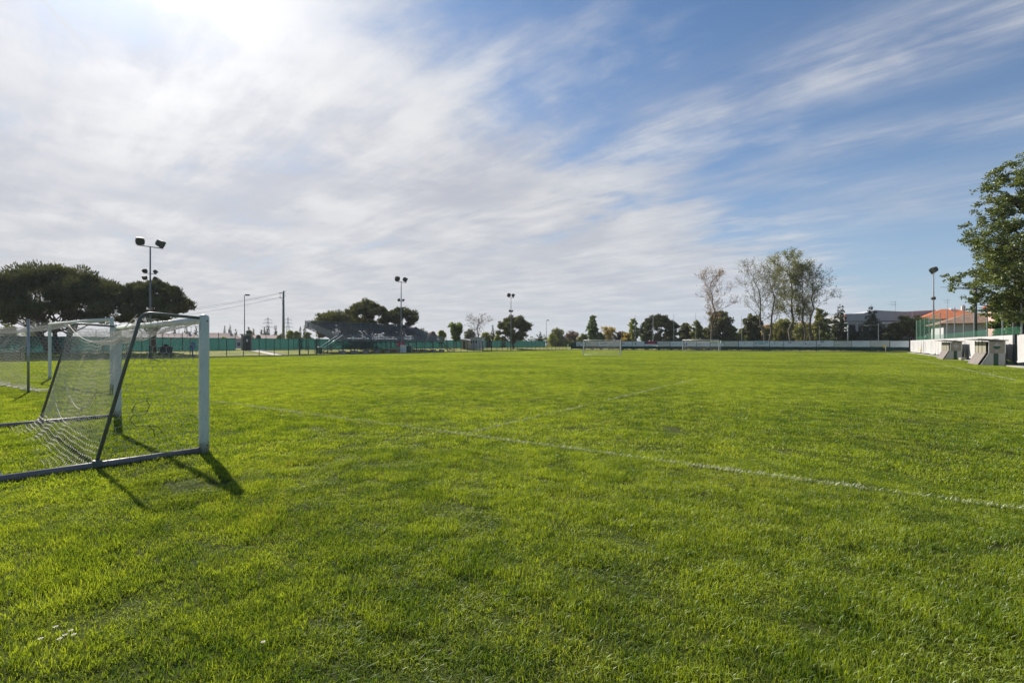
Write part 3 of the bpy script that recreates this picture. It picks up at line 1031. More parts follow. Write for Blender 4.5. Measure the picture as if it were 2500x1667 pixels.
def screen_cloth(L, H, seed, dz=0.0, scallop=0.0):
    rng = random.Random(seed)
    mb = MB()
    n = 10
    for i in range(n + 1):
        x = L * i / n
        s = math.sin(math.pi * i / n)
        y = 0.05 * s * rng.uniform(0.2, 1)
        zt = H - 0.05 * s * rng.random()
        zb = dz + scallop * (0.3 + 0.7 * abs(math.sin(i * 0.9 + seed))) * s
        mb.v += [(x, y, zb), (x, y * 1.2 + 0.01, (zb + zt) / 2), (x, 0.01, zt)]
    for i in range(n):
        for k in range(2):
            b = 3 * i + k
            mb.f.append((b, b + 3, b + 4, b + 1))
    return mb

def screen_fence():
    t = thing('screened_fence', 'long outer fence hung with green shade cloth behind the pitch fence', 'fence', P(80, 7.5, bank_z(80)), ROT)
    post = MB().tube([(0, 0, -0.1), (0, 0, 2.75)], 0.042, 6).mesh('post')
    cloths = [screen_cloth(2.5, 1.95, k, 0.03).mesh('shade_cloth') for k in range(4)]
    for me in cloths:
        me.materials.append(M_SCREEN)
    n = 52
    for i in range(n + 1):
        v = 7.5 + 2.5 * i
        obj('post', post, M_DARKPOST, t, (v - 7.5, -0.05, 0))
        if i < n and not 40.0 < v + 1.2 < 42.0:
            obj('shade_cloth', cloths[i % 4], None, t, (v - 7.5, 0.0, 0))
    obj('ground_board', MB().box(0, 130, -0.12, -0.08, -0.05, 0.07), M_PATH, t)
    obj('top_wire', MB().tube([(0, -0.05, 2.5), (130, -0.05, 2.5)], 0.012, 5), M_DARKPOST, t)
screen_fence()

# booth-like entrance in the green screen
t = thing('entrance_gate', 'small dark entrance doorway with white notice in the green screen', 'gate', P(79.6, 40.9, bank_z(79.6)), ROT)
for x in (0.0, 1.42):
    obj('pillar', MB().box(x - 0.11, x + 0.11, -0.14, 0.14, 0, 2.45), M_CONC, t)
obj('lintel', MB().box(-0.3, 1.7, -0.2, 0.2, 2.45, 2.6), M_CONC, t)
d = obj('door', MB().box(0.13, 1.29, -0.05, 0.02, 0.05, 2.35), M_DARKPOST, t)
obj('notice', MB().box(0.62, 0.88, -0.07, -0.055, 1.35, 1.8), M_WHITE, d)
obj('rail', MB().box(0.13, 1.29, -0.09, -0.052, 1.05, 1.15), M_RUBBER, d)

# far end fence with dark cloth and banners
END_V = 118.2
def end_fence():
    t = thing('end_fence', 'dark green cloth fence behind the far goal', 'fence', P(-10.1, END_V), ROT)
    post = MB().box(-0.04, 0.04, -0.04, 0.04, 0, 2.34).mesh('post')
    cl = [screen_cloth(2.95, 1.1, 20 + k, 0.30, 0.16).mesh('dark_cloth') for k in range(4)]
    hi = screen_cloth(2.95, 2.15, 30, 0.30, 0.1).mesh('dark_cloth')
    u = 0.0
    k = 0
    while u < 72:
        obj('post', post, M_DARKPOST, t, (0, u, 0))
        if u + 2.95 < 73:
            o = obj('dark_cloth', hi if u > 66 else cl[k % 4], M_DSCREEN, t, (-0.02, u, 0), math.pi / 2)
        u += 2.95
        k += 1
    obj('top_rail', MB().tube([(0, 0, 2.33), (0, 71, 2.33)], 0.02, 6), M_DARKPOST, t)
end_fence()

def strokes(rows, W, H, seed):
    """printed text too small to read: rows of short dashes. rows: (x0, x1, z, size) in 0..1 of the sheet"""
    rng = random.Random(seed)
    mb = MB()
    for x0, x1, z, s in rows:
        x = x0 * W
        while x < x1 * W:
            w = rng.uniform(0.5, 1.6) * s * H
            if rng.random() < 0.85:
                mb.box(x, min(x + w, x1 * W), -0.012, -0.008, z * H - s * H * 0.5, z * H + s * H * 0.5)
            x += w + s * H * 0.5
    return mb

def lettering(parent, text, size, m, loc, rot, name='lettering'):
    cu = bpy.data.curves.new(name, 'FONT')
    cu.body = text
    cu.size = size
    cu.align_x = 'CENTER'
    cu.align_y = 'CENTER'
    cu.extrude = 0.002
    o = bpy.data.objects.new(name, cu)
    COL.objects.link(o)
    me = bpy.data.meshes.new_from_object(o)
    bpy.data.objects.remove(o)
    o = obj(name, me, m)
    o.parent = parent
    o.location = loc
    o.rotation_euler = rot
    return o

BAN = [
 (1407, 1428.5, M_BANNER, 'small pale banner with two thin blue lines, leftmost of the row', [(M_PRINTB, [(.1, .9, .62, .06), (.1, .8, .38, .06)])]),
 (1430, 1460, M_BANNERG, 'greyish banner with one dark blot, behind the lone junior goal', [(M_PRINTS, [(.1, .4, .66, .08)]), (M_NAVY, [(.18, .28, .32, .16)])]),
 (1461, 1487.5, M_BANNER, 'pale banner with slanting black capital letters, seen through the lone junior goal', [(M_PRINTS, [(.1, .9, .2, .05)])]),
 (1488.5, 1517, M_BANNERG, 'plain grey banner just right of the slanting capitals', [(M_PRINTS, [(.1, .5, .3, .05)])]),
 (1518.5, 1544, M_BANNER, 'pale banner with a small dark round mark and blue dash', [(M_PRINTK, [(.04, .24, .55, .26)]), (M_PRINTB, [(.35, .95, .3, .07)])]),
 (1545, 1573.5, M_BANNER, 'pale banner with short dark word and grey lines', [(M_PRINTK, [(.2, .6, .55, .26)]), (M_PRINTS, [(.62, .95, .55, .06), (.62, .9, .4, .05), (.1, .9, .15, .05)])]),
 (1574.5, 1604, M_BANNER, 'banner with navy and red band over a white lower half', [(M_PRINTG, [(.3, .6, .15, .1)])]),
 (1605.5, 1635.5, M_BANNERG, 'grey banner right of the red and navy one', [(M_PRINTS, [(.1, .9, .7, .06), (.1, .6, .45, .05)])]),
 (1637, 1667.5, M_BANNER, 'pale banner with one grey handwritten line', [(M_PRINTS, [(.1, .6, .5, .12), (.65, .9, .35, .05)])]),
 (1669, 1700.5, M_BANNER, 'pale banner with a square blue emblem, behind the left post of the far goal', [(M_PRINTB, [(.03, .14, .58, .2), (.03, .14, .3, .2), (.2, .28, .45, .5)]), (M_PRINTS, [(.4, .85, .72, .08)])]),
 (1701.5, 1733.5, M_BANNER, 'pale banner with a small grey flourish, in the middle of the far goal', [(M_PRINTS, [(.1, .35, .45, .14)])]),
 (1735, 1768, M_BANNER, 'banner with a pale green upper half, by the right post of the far goal', [(M_PRINTS, [(.1, .6, .3, .06)])]),
 (1769, 1802.5, M_BANNERG, 'grey blue banner just right of the far goal', [(M_PRINTS, [(.55, .85, .5, .07), (.1, .9, .12, .06)])]),
 (1804, 1840, M_BANNER, 'pale blue banner with faint print under the red building', [(M_PRINTS, [(.35, .5, .6, .12)])]),
 (1841, 1878.3, M_BANNER, 'pale banner with two rows of teal lettering', [(M_PRINTG, [(.06, .95, .74, .18), (.06, .75, .5, .16)]), (M_PRINTR, [(.05, .8, .12, .04)])]),
 (1879.5, 1913, M_BANNER, 'pale banner with a small black word in its middle', [(M_PRINTK, [(.32, .55, .55, .12), (.82, .98, .32, .08)])]),
 (1914, 1992.5, M_BANNER, 'double width banner with dark violet marks', [(M_PRINTK, [(.14, .23, .72, .16), (.66, .70, .55, .14)]), (M_PRINTP, [(.08, .5, .86, .05), (.6, .64, .72, .14), (.8, .9, .72, .14), (.72, .97, .4, .05)]), (M_PRINTS, [(.3, .55, .5, .05), (.5, .8, .3, .05)])]),
 (1994, 2036, M_BANNER, 'pale banner with two slanted dark marks at its left end', [(M_PRINTK, [(.22, .42, .8, .14), (.08, .22, .25, .12)]), (M_PRINTS, [(.25, .4, .5, .06)])]),
 (2037, 2079, M_BANNERG, 'grey green banner with thin lines of small print', [(M_PRINTS, [(.05, .95, .3, .04), (.65, .98, .7, .1), (.7, .95, .5, .06)])]),
 (2080, 2124.3, M_BANNER, 'plain pale blue banner under the dark cedar', [(M_PRINTS, [(.1, .6, .8, .03)])]),
 (2125, 2171.5, M_BANNERG, 'plain greyish banner behind the yellow corner flag', [(M_PRINTS, [(.4, .5, .6, .08)])]),
 (2173, 2219, M_BANNER, 'plain pale lilac banner, rightmost of the row beside the white wall', [(M_PRINTS, [(.1, .3, .9, .03)])]),
]
for i, (xa, xb, m, lab, prints) in enumerate(BAN):
    ua, ub = u_of(xa, END_V), u_of(xb, END_V)           # ua > ub: local X runs from the left end
    W, H = ua - ub, 1.22
    t = thing('banner', lab, 'banner', P(ua, END_V - 0.09, 1.06 + 0.02 * math.sin(i * 2.3)), ROT - math.pi / 2, 'advertising banners on the end fence')
    mb = MB()
    n = 8
    for k in range(n + 1):
        x = W * k / n
        y = 0.012 * math.sin(k * 1.7 + i)
        zt = H - 0.02 * math.sin(math.pi * k / n) - (0.03 if i % 3 == 0 else 0)
        mb.v += [(x, 0.006, 0.0 + 0.015 * math.sin(k * 1.3 + i)), (x, 0.006, zt)]
    for k in range(n):
        mb.f.append((2 * k, 2 * k + 2, 2 * k + 3, 2 * k + 1))
    sh = obj('sheet', mb, m, t)
    md = sh.modifiers.new('thick', 'SOLIDIFY'); md.thickness = 0.008; md.offset = 0
    for j, (pm, rows) in enumerate(prints):
        obj('print', strokes(rows, W, H, i * 7 + j), pm, t)
    if i == 2:
        lettering(t, 'AIQDM', 0.62, M_PRINTK, (W * 0.5, -0.012, H * 0.58), (math.pi / 2, 0, 0))
    if i == 6:
        obj('band', MB().box(0.02, W - 0.02, -0.006, -0.002, H * 0.45, H * 0.95), M_NAVY, t)
        obj('red_band', MB().box(W * 0.18, W * 0.86, -0.012, -0.007, H * 0.45, H * 1.0), M_PRINTR, t)
    if i == 11:
        obj('band', MB().box(0.02, W - 0.02, -0.007, -0.003, H * 0.55, H * 0.98), mat('pale green print', (0.30, 0.48, 0.36), 0.5), t)

# ball-stop poles behind the end fence
for k, (px_, h, lab) in enumerate([(1550.5, 8.9, 'thin tall ball stop pole left of the dark round pine'), (1594.5, 8.9, 'thicker ball stop pole in front of the dark round pine'), (1645, 8.8, 'thin ball stop pole at the right edge of the dark round pine'), (1698.5, 8.8, 'thin ball stop pole left of the lone bare tree'), (1810.5, 7.8, 'thin ball stop pole between the two dark round trees'), (2000.5, 5.4, 'short slim pole in front of the olive thicket'), (2144.5, 5.7, 'pale slim pole right of the cedar')]):
    r = 0.10 if k == 1 else 0.05
    o = obj('ball_stop_pole', MB().tube([(0, 0, 0), (0, 0, h)], [r, r * 0.7], 8), M_GALV, None, P(u_of(px_, 119.2), 119.2))
    tag(o, lab, 'pole', 'poles behind the end fence')
# ------------------------------------------------------------------ white side wall with netting posts
def side_wall():
    t = thing('white_side_wall', 'long white sheet wall along the right side of the pitch', 'wall', P(-10.3, 30), ROT)
    rng = random.Random(4)
    L = 2.45
    v = 30.0
    k = 0
    while v < 117.8:
        if abs(v - 49.6) < 1.22:
            v = 50.75
        mb = MB()
        n = 10
        bot = 0.36 + rng.uniform(-0.06, 0.06) if v < 62 else 0.24 + rng.uniform(-0.03, 0.03)
        ph = rng.uniform(0, 6)
        Lk = min(L, 118 - v)
        for i in range(n + 1):
            x = (Lk - 0.015) * i / n
            y1 = 0.022 * math.sin(i * 1.1 + ph)
            y0 = 0.05 * math.sin(i * 0.9 + ph * 1.3) + 0.03
            zb = bot + 0.035 * math.sin(i * 0.7 + ph)
            mb.v += [(x, y0, zb), (x, y0 * 0.4 + y1, (zb + 2.27) * 0.5), (x, y1 * 0.4, 2.27)]
        for i in range(n):
            for q in range(2):
                b = 3 * i + q
                mb.f.append((b, b + 1, b + 4, b + 3))
        o = obj('sheet', mb, M_WALLW, t, (v - 30, 0, 0))
        md = o.modifiers.new('thick', 'SOLIDIFY'); md.thickness = 0.01
        obj('wall_post', MB().box(-0.04, 0.04, -0.22, -0.14, 0, 2.3), M_DARKPOST, t, (v - 30, 0, 0))
        if v > 84 and k % 3 == 0:
            st = MB()
            for r_ in range(5):
                x = 0.3
                z = 1.9 - 0.33 * r_
                while x < 1.9:
                    w = rng.uniform(0.1, 0.35)
                    st.box(x, x + w, 0.085, 0.088, z - 0.03, z + 0.03)
                    x += w + 0.12
            obj('print', st, M_PRINTS, o)
        if 100 < v < 102.6:
            obj('yellow_mark', MB().box(0.4, 1.8, 0.086, 0.09, 0.45, 0.8), M_PRINTY, o)
        v += L
        k += 1
    obj('top_rail', MB().tube([(0, -0.12, 2.28), (88, -0.12, 2.28)], 0.025, 6), M_DARKPOST, t)
    obj('low_rail', MB().tube([(0, -0.1, 0.5), (88, -0.1, 0.5)], 0.025, 6), M_DARKPOST, t)
side_wall()
o = obj('wall_gap_post', bevel(obj('tmp', MB().box(-0.17, 0.17, -0.17, 0.0, 0, 2.32), M_DARKPOST)).data, M_DARKPOST, None, P(-10.3, 50.35), ROT)
tag(o, 'black post filling the gap in the white wall beside the nearer dugout', 'post')
bpy.data.objects.remove(bpy.data.objects['tmp'])

def net_posts():
    t = thing('ball_stop_net', 'green ball stop netting above the white side wall', 'net', P(-10.9, 51.6), ROT)
    cell = MB()
    Lb, H = 5.35, 3.5
    n = 44
    for i in range(n):
        x = Lb * i / n
        cell.quad((x - 0.007, 0, 2.3), (x + 0.007, 0, 2.3), (x + 0.007, 0, 2.3 + H), (x - 0.007, 0, 2.3 + H))
    for i in range(30):
        z = 2.3 + H * i / 29
        cell.quad((0, 0.004, z - 0.006), (Lb, 0.004, z - 0.006), (Lb, 0.004, z + 0.006), (0, 0.004, z + 0.006))
    cm = cell.mesh('netting')
    low = MB()
    for i in range(70):
        x = Lb * i / 70
        low.quad((x - 0.012, -0.06, 2.27), (x + 0.012, -0.06, 2.27), (x + 0.012, -0.06, 2.95), (x - 0.012, -0.06, 2.95))
    lm = low.mesh('low_mesh')
    for k in range(13):
        if k < 12:
            if k >= 7:
                obj('netting', cm, M_NETGREEN, t, (5.35 * k, 0, 0))
            obj('low_mesh', lm, M_NETGREEN, t, (5.35 * k, 0, 0))
    pm = MB().tube([(0, 0, 0), (0, 0, 5.95)], 0.055, 8).mesh('net_post')
    for k in range(13):
        obj('net_post', pm, M_GALV, t, (5.35 * k, -0.07, 0))
net_posts()
t = thing('utility_pole', 'thick dark pole behind the white wall, top lost in the big tree', 'pole', P(-12.0, 73.4), ROT, 'tall poles beside the big tree')
obj('shaft', MB().tube([(0, 0, 0), (0, 0, 9.8)], [0.16, 0.11], 10).mesh('shaft', True), M_POLE, t)
obj('bracket', MB().tube([(0, 0, 7.0), (-0.5, 0, 7.3), (-0.7, 0, 6.6), (-0.6, 0, 6.1)], 0.02, 6), M_RUBBER, t)
t = thing('utility_pole', 'second tall pole right of the thick one, half hidden by leaves', 'pole', P(-12.2, 59.5), ROT, 'tall poles beside the big tree')
obj('shaft', MB().tube([(0, 0, 0), (0, 0, 9.5)], [0.15, 0.10], 10).mesh('shaft', True), M_POLE, t)
obj('step_bracket', MB().tube([(0, -0.3, 7.8), (0, 0.3, 7.8)], 0.03, 6), M_RUBBER, t)

# ------------------------------------------------------------------ dugouts
def dugout(label, v0, L, label2=None):
    t = thing('dugout', label, 'dugout', P(-9.75, v0), ROT, 'team dugouts by the white wall')
    # local X along the touch line, local +Y towards the pitch
    prof = [(0.0, 0.0), (1.35, 0.0), (0.88, 0.92), (0.0, 0.92)]        # (y, z)
    for x in (0.0, L):
        mb = MB()
        n = len(prof)
        for dx in (-0.025, 0.025):
            mb.v += [(x + dx, y, z) for y, z in prof]
        mb.f += [(0, 1, 2, 3), (7, 6, 5, 4)] + [(i, i + 4, (i + 1) % 4 + 4, (i + 1) % 4) for i in range(4)]
        sp = obj('side_panel', mb, M_DUGW, t)
        s = -1 if x == 0 else 1
        obj('green_stripe', MB().box(x + s * 0.028 - 0.003, x + s * 0.028 + 0.003, 0.36, 0.62, 0.02, 0.918), M_DGREEN, sp)
        pn = obj('side_pane', MB().box(x - 0.008, x + 0.008, 0.03, 0.86, 0.93, 1.80), M_PLEX, t)
        fr = MB()
        for y in (0.0, 0.87):
            fr.box(x - 0.02, x + 0.02, y - 0.022, y + 0.022, 0.92, 1.86)
        obj('pane_frame', fr, M_WHITE, pn)
        # winged emblem: half disc with stem and wing bar
        em = MB()
        xs = x + s * 0.012
        pts = [(xs, 0.44 + 0.21 * math.cos(a), 1.46 + 0.24 * math.sin(a)) for a in [math.pi + math.pi * q / 10 for q in range(11)]]
        em.quad(*pts)
        e1 = obj('emblem', em, M_DGREEN if label2 else M_DUGW, pn)
        md = e1.modifiers.new('thick', 'SOLIDIFY'); md.thickness = 0.004; md.offset = 0
        em = MB()
        em.quad((xs, 0.20, 1.47), (xs, 0.68, 1.47), (xs, 0.56, 1.56), (xs, 0.32, 1.56))
        em.quad((xs, 0.42, 1.0), (xs, 0.46, 1.0), (xs, 0.46, 1.21), (xs, 0.42, 1.21))
        em.quad((xs, 0.40, 1.57), (xs, 0.48, 1.57), (xs, 0.48, 1.74), (xs, 0.40, 1.74))
        e2 = obj('emblem_wing', em, M_DUGW, pn)
        md = e2.modifiers.new('thick', 'SOLIDIFY'); md.thickness = 0.004; md.offset = 0
    # sloping front boards with an entry gap
    def slope(xa, xb):
        mb = MB()
        for x in (xa, xb):
            mb.v += [(x, 1.35, 0.03), (x, 0.88, 0.92), (x, 0.84, 0.92), (x, 1.31, 0.03)]
        mb.f += [(0, 1, 5, 4), (3, 7, 6, 2), (1, 2, 6, 5), (0, 4, 7, 3), (0, 3, 2, 1), (4, 5, 6, 7)]
        return mb
    gap = 0.9
    obj('front_board', slope(gap, L - 0.03), M_DUGF, t)
    n = 3
    for k in range(n):
        xa = gap + 0.04 + (L - 0.06 - gap) * k / n
        xb = gap + (L - 0.06 - gap) * (k + 1) / n - 0.04
        pn = obj('front_pane', MB().box(xa, xb, 0.855, 0.87, 0.93, 1.80), M_PLEX, t)
        obj('mullion', MB().box(xb + 0.015, xb + 0.065, 0.835, 0.89, 0.92, 1.84), M_DARKPOST, pn)
    obj('back_board', MB().box(0.03, L - 0.03, 0.0, 0.03, 0.05, 1.84), M_DUGW, t)
    bn = obj('bench', MB().box(0.1, L - 0.1, 0.12, 0.5, 0.42, 0.47), M_DGREEN, t)
    for x in (0.4, L / 2, L - 0.4):
        obj('bench_leg', MB().box(x - 0.03, x + 0.03, 0.15, 0.47, 0, 0.42), M_GALV, bn)
    mb = MB()
    mb.v += [(-0.25, -0.15, 1.84), (L + 0.3, -0.15, 1.84), (L + 0.3, 1.5, 1.97), (-0.25, 1.5, 1.97), (-0.25, -0.15, 1.90), (L + 0.3, -0.15, 1.90), (L + 0.3, 1.5, 2.02), (-0.25, 1.5, 2.02)]
    mb.f += [(0, 3, 2, 1), (4, 5, 6, 7), (0, 1, 5, 4), (1, 2, 6, 5), (2, 3, 7, 6), (3, 0, 4, 7)]
    r = obj('roof', mb, M_ROOFB, t)
    for x in (0.3, L - 0.3):
        obj('roof_clip', MB().box(x - 0.2, x + 0.2, 0.3, 0.6, 1.955, 1.985), M_RUBBER, r)
    return t
dugout('smaller looking dugout further off, its emblem half disc white', 65.8, 5.2)
dugout('nearer of the two dugouts, green half disc emblem on its side', 49.9, 4.6, 'x')
t = thing('door_frame', 'narrow leaning green door panel between the two dugouts', 'door', P(-9.6, 57.6), ROT)
obj('frame', MB().box(0, 0.08, -0.06, 0.02, 0.05, 1.45).box(0.82, 0.9, -0.06, 0.02, 0.05, 1.45).box(0.08, 0.82, -0.06, 0.02, 1.37, 1.45), M_DUGF, t)
obj('panel', MB().box(0.08, 0.82, -0.04, 0.0, 0.06, 1.37), M_DGREEN, t)
o = obj('stone_block', bevel(obj('tmp', MB().box(-0.3, 0.3, -0.2, 0.2, 0, 0.28), M_CONC)).data, M_CONC, None, P(-9.7, 65.2), ROT + 0.2)
tag(o, 'small pale block on the ground beside the further dugout', 'block')
bpy.data.objects.remove(bpy.data.objects['tmp'])

# ------------------------------------------------------------------ floodlight masts
def flood_head(big):
    s = 1.0 if big else 0.55
    mb = MB()
    # local +X is the way the lamp looks; rounded back, square front
    rings = [(-0.42, 0.10, 0.12), (-0.36, 0.24, 0.27), (-0.20, 0.34, 0.36), (0.0, 0.40, 0.39), (0.30, 0.43, 0.41)]
    n = 12
    for x, ry, rz in rings:
        for k in range(n):
            a = 2 * math.pi * (k + 0.5) / n
            cx, cz = math.cos(a), math.sin(a)
            q = 1.0 / max(abs(cx), abs(cz)) ** 0.6
            mb.v.append((x * s, ry * cx * q * s, rz * cz * q * s))
    for i in range(len(rings) - 1):
        for k in range(n):
            k2 = (k + 1) % n
            mb.f.append((i * n + k, i * n + k2, (i + 1) * n + k2, (i + 1) * n + k))
    mb.f.append(tuple(range(n))[::-1])
    g = MB()
    b = (len(rings) - 1) * n
    g.quad(*[(0.285 * s, mb.v[b + k][1] * 0.97, mb.v[b + k][2] * 0.97) for k in range(n)])
    return mb.mesh('flood_lamp'), g.mesh('lamp_glass')
HB, HBG = flood_head(True)
HS, HSG = flood_head(False)
HB.materials.append(M_LAMP); HS.materials.append(M_LAMP); HBG.materials.append(M_LAMPG); HSG.materials.append(M_LAMPG)

def flood_mast(label, loc, rotz, H=12.4, small=2, zsmall=9.3):
    t = thing('floodlight_mast', label, 'floodlight', loc, rotz, 'floodlight masts around the pitch')
    obj('mast', MB().tube([(0, 0, 0), (0, 0, H * .5), (0, 0, H)], [0.13, 0.10, 0.07], 10).mesh('mast', True), M_STEELG, t)
    obj('crossarm', MB().box(-0.04, 0.04, -1.25, 1.25, H - 0.02, H + 0.06), M_STEELG, t)
    for i, y in enumerate((-0.95, 0.95)):
        h = obj('flood_lamp', HB, None, t, (0.0, y, H + 0.55))
        h.rotation_euler = (0, math.radians(28), math.radians(35 if i else -20))
        obj('lamp_glass', HBG, None, h)
        yk = MB().box(-0.03, 0.03, -0.05, 0.05, H + 0.06 , H + 0.2)
        obj('yoke', yk, M_LAMP, t, (0, y, 0))
    obj('lower_arm', MB().box(-0.03, 0.03, -0.6, 0.6, zsmall - 0.3, zsmall - 0.24), M_STEELG, t)
    for r_ in range(small // 2):
        for i, y in enumerate((-0.5, 0.5)):
            h = obj('flood_lamp', HS, None, t, (0.0, y, zsmall - 0.75 * r_))
            h.rotation_euler = (0, math.radians(50 if r_ == 0 else 35), math.radians(60 if i else -60))
            obj('lamp_glass', HSG, None, h)
    return t
flood_mast('floodlight mast above the large pines at the left, four small lamps', P(64, 22.8), ROT - math.pi / 2, 12.4, 4, 9.7)
flood_mast('floodlight mast rising in front of the grandstand', P(64, 60.2), ROT - math.pi / 2)
flood_mast('floodlight mast beside the single pine in the middle distance', P(64, 94.3), ROT - math.pi / 2)
flood_mast('floodlight mast standing over the white side wall', P(-11.3, 98), ROT + math.pi / 2, 12.3, 2, 8.6)

def lamp_post(label, loc, H, rotz, bracket):
    t = thing('lamp_post', label, 'lamp post', loc, rotz, 'street lamp posts')
    obj('pole', MB().tube([(0, 0, 0), (0, 0, H)], [0.085, 0.05], 8).mesh('pole', True), M_STEELG, t)
    obj('arm', MB().tube([(0, 0, H - 0.05), (bracket, 0, H)], 0.035, 6), M_STEELG, t)
    mb = MB()
    mb.box(bracket - 0.1, bracket + 0.55, -0.16, 0.16, H - 0.12, H + 0.1)
    bevel(obj('lamp_head', mb, M_LAMP, t), 0.05)
lamp_post('lone lamp post left of the concrete power pole', at(597, 78.5, 0.55), 8.9, 0.0, 0.25)
lamp_post('slim lamp post between the pine and the yellow green shrubs', at(1334, 140, 0.3), 8.1, 0.2, 0.2)

# camera pole with white fittings
t = thing('camera_pole', 'grey pole carrying white cameras in front of the grey building', 'pole', P(u_of(2070, 120.5), 120.5), ROT)
obj('pole', MB().tube([(0, 0, 0), (0, 0, 5.8)], [0.075, 0.055], 8).mesh('pole', True), M_GALV, t)
for z, a in ((5.9, 0.0), (4.9, 0.6), (4.85, -0.9), (4.3, 0.2)):
    o = obj('camera', MB().box(0.05, 0.62, -0.11, 0.11, z - 0.12, z + 0.10), M_WHITE, t)
    o.rotation_euler = (0, 0, math.pi / 2 + a)
    bevel(o, 0.03)

def cable(label, a, b, sag, r=0.012, m=None, group=None, n=18):
    a, b = Vector(a), Vector(b)
    pts = []
    for i in range(n + 1):
        s = i / n
        p = a.lerp(b, s)
        p.z -= sag * 4 * s * (1 - s)
        pts.append(p - a)
    o = obj('cable', MB().tube(pts, r, 5), m or M_RUBBER, None, a)
    return tag(o, label, 'cable', group)
cable('pale sagging cable from the camera pole past the cedar', P(u_of(2070, 120.5), 120.5, 5.6), P(u_of(2200, 119.8), 119.8, 6.1), 0.5, 0.02, M_GALV)

# ------------------------------------------------------------------ power pole, wires, pylons
pp = at(692, 97, 0.6)
t = thing('power_pole', 'thick concrete power pole left of the grandstand', 'pole', pp)
obj('shaft', MB().tube([(0, 0, -0.3), (0, 0, 11.4)], [0.27, 0.17], 12).mesh('shaft', True), mat('green grey concrete pole', (0.17, 0.19, 0.18), 0.9, 0, 0.15, 1.5), t)
obj('bracket', MB().box(-0.75, 0.3, -0.05, 0.05, 10.95, 11.05).box(-0.75, 0.1, -0.05, 0.05, 10.1, 10.2).box(-0.1, 0.45, -0.06, 0.06, 11.38, 11.48), M_STEELG, t)
for x, z in ((-0.7, 11.12), (-0.45, 11.12), (-0.7, 10.27), (0.38, 10.5)):
    obj('insulator', MB().tube([(x, 0, z - 0.08), (x, 0, z + 0.02), (x, 0, z + 0.1)], [0.05, 0.09, 0.03], 8), M_LAMP, t)
obj('jumper_wire', MB().tube([(-0.7, 0, 10.9), (-0.55, 0, 10.3), (-0.25, 0, 9.6), (-0.2, 0, 8.6)], 0.02, 5), M_RUBBER, t)
fr = at(150, 128, 8.2)
cable('upper power wire of the close pair running left from the concrete pole', pp + Vector((-0.7, 0, 11.1)), fr + Vector((0, 0, 0.55)), 1.5, 0.022, None, 'power wires')
cable('lower power wire of the close pair running left from the concrete pole', pp + Vector((-0.45, 0, 11.0)), fr + Vector((0, 0.6, 0.15)), 1.6, 0.022, None, 'power wires')
cable('lowest power wire, hanging apart below the close pair', pp + Vector((-0.7, 0, 10.2)), fr + Vector((0, 0, -0.7)), 1.7, 0.022, None, 'power wires')

def pylon(label, loc, H, rotz):
    t = thing('pylon', label, 'pylon', loc, rotz, 'distant lattice pylons')
    m = mat('hazy pylon steel', (0.32, 0.34, 0.37), 0.6, 0.2, 0.1, 1)
    mb = MB()
    n = 8
    wd = lambda z: 2.4 * (1 - z / H) ** 1.2 + 0.35
    for sx in (-1, 1):
        for sy in (-1, 1):
            mb.tube([(sx * wd(H * i / n), sy * wd(H * i / n), H * i / n) for i in range(n + 1)], 0.12, 4)
    obj('legs', mb, m, t)
    mb = MB()
    for i in range(n):
        z0, z1 = H * i / n, H * (i + 1) / n
        a, b = wd(z0), wd(z1)
        for s in (-1, 1):
            mb.tube([(-a, s * a, z0), (b, s * b, z1)], 0.07, 4)
            mb.tube([(a, s * a, z0), (-b, s * b, z1)], 0.07, 4)
    obj('lattice', mb, m, t)
    for z, L in ((H * 0.66, 4.2), (H * 0.80, 3.4), (H * 0.92, 2.8)):
        a = obj('crossarm', MB().tube([(-L, 0, z), (0, 0, z + 0.8), (L, 0, z)], 0.12, 4).tube([(-L, 0, z), (L, 0, z)], 0.10, 4), m, t)
        for s in (-1, 1):
            obj('insulator', MB().tube([(s * L, 0, z), (s * L, 0, z - 1.3)], 0.12, 5), m, a)
pylon('distant lattice pylon left of the concrete power pole', at(654, 430), 25, 0.5)
pylon('distant lattice pylon just right of the concrete power pole', at(703, 450), 26, 0.5)
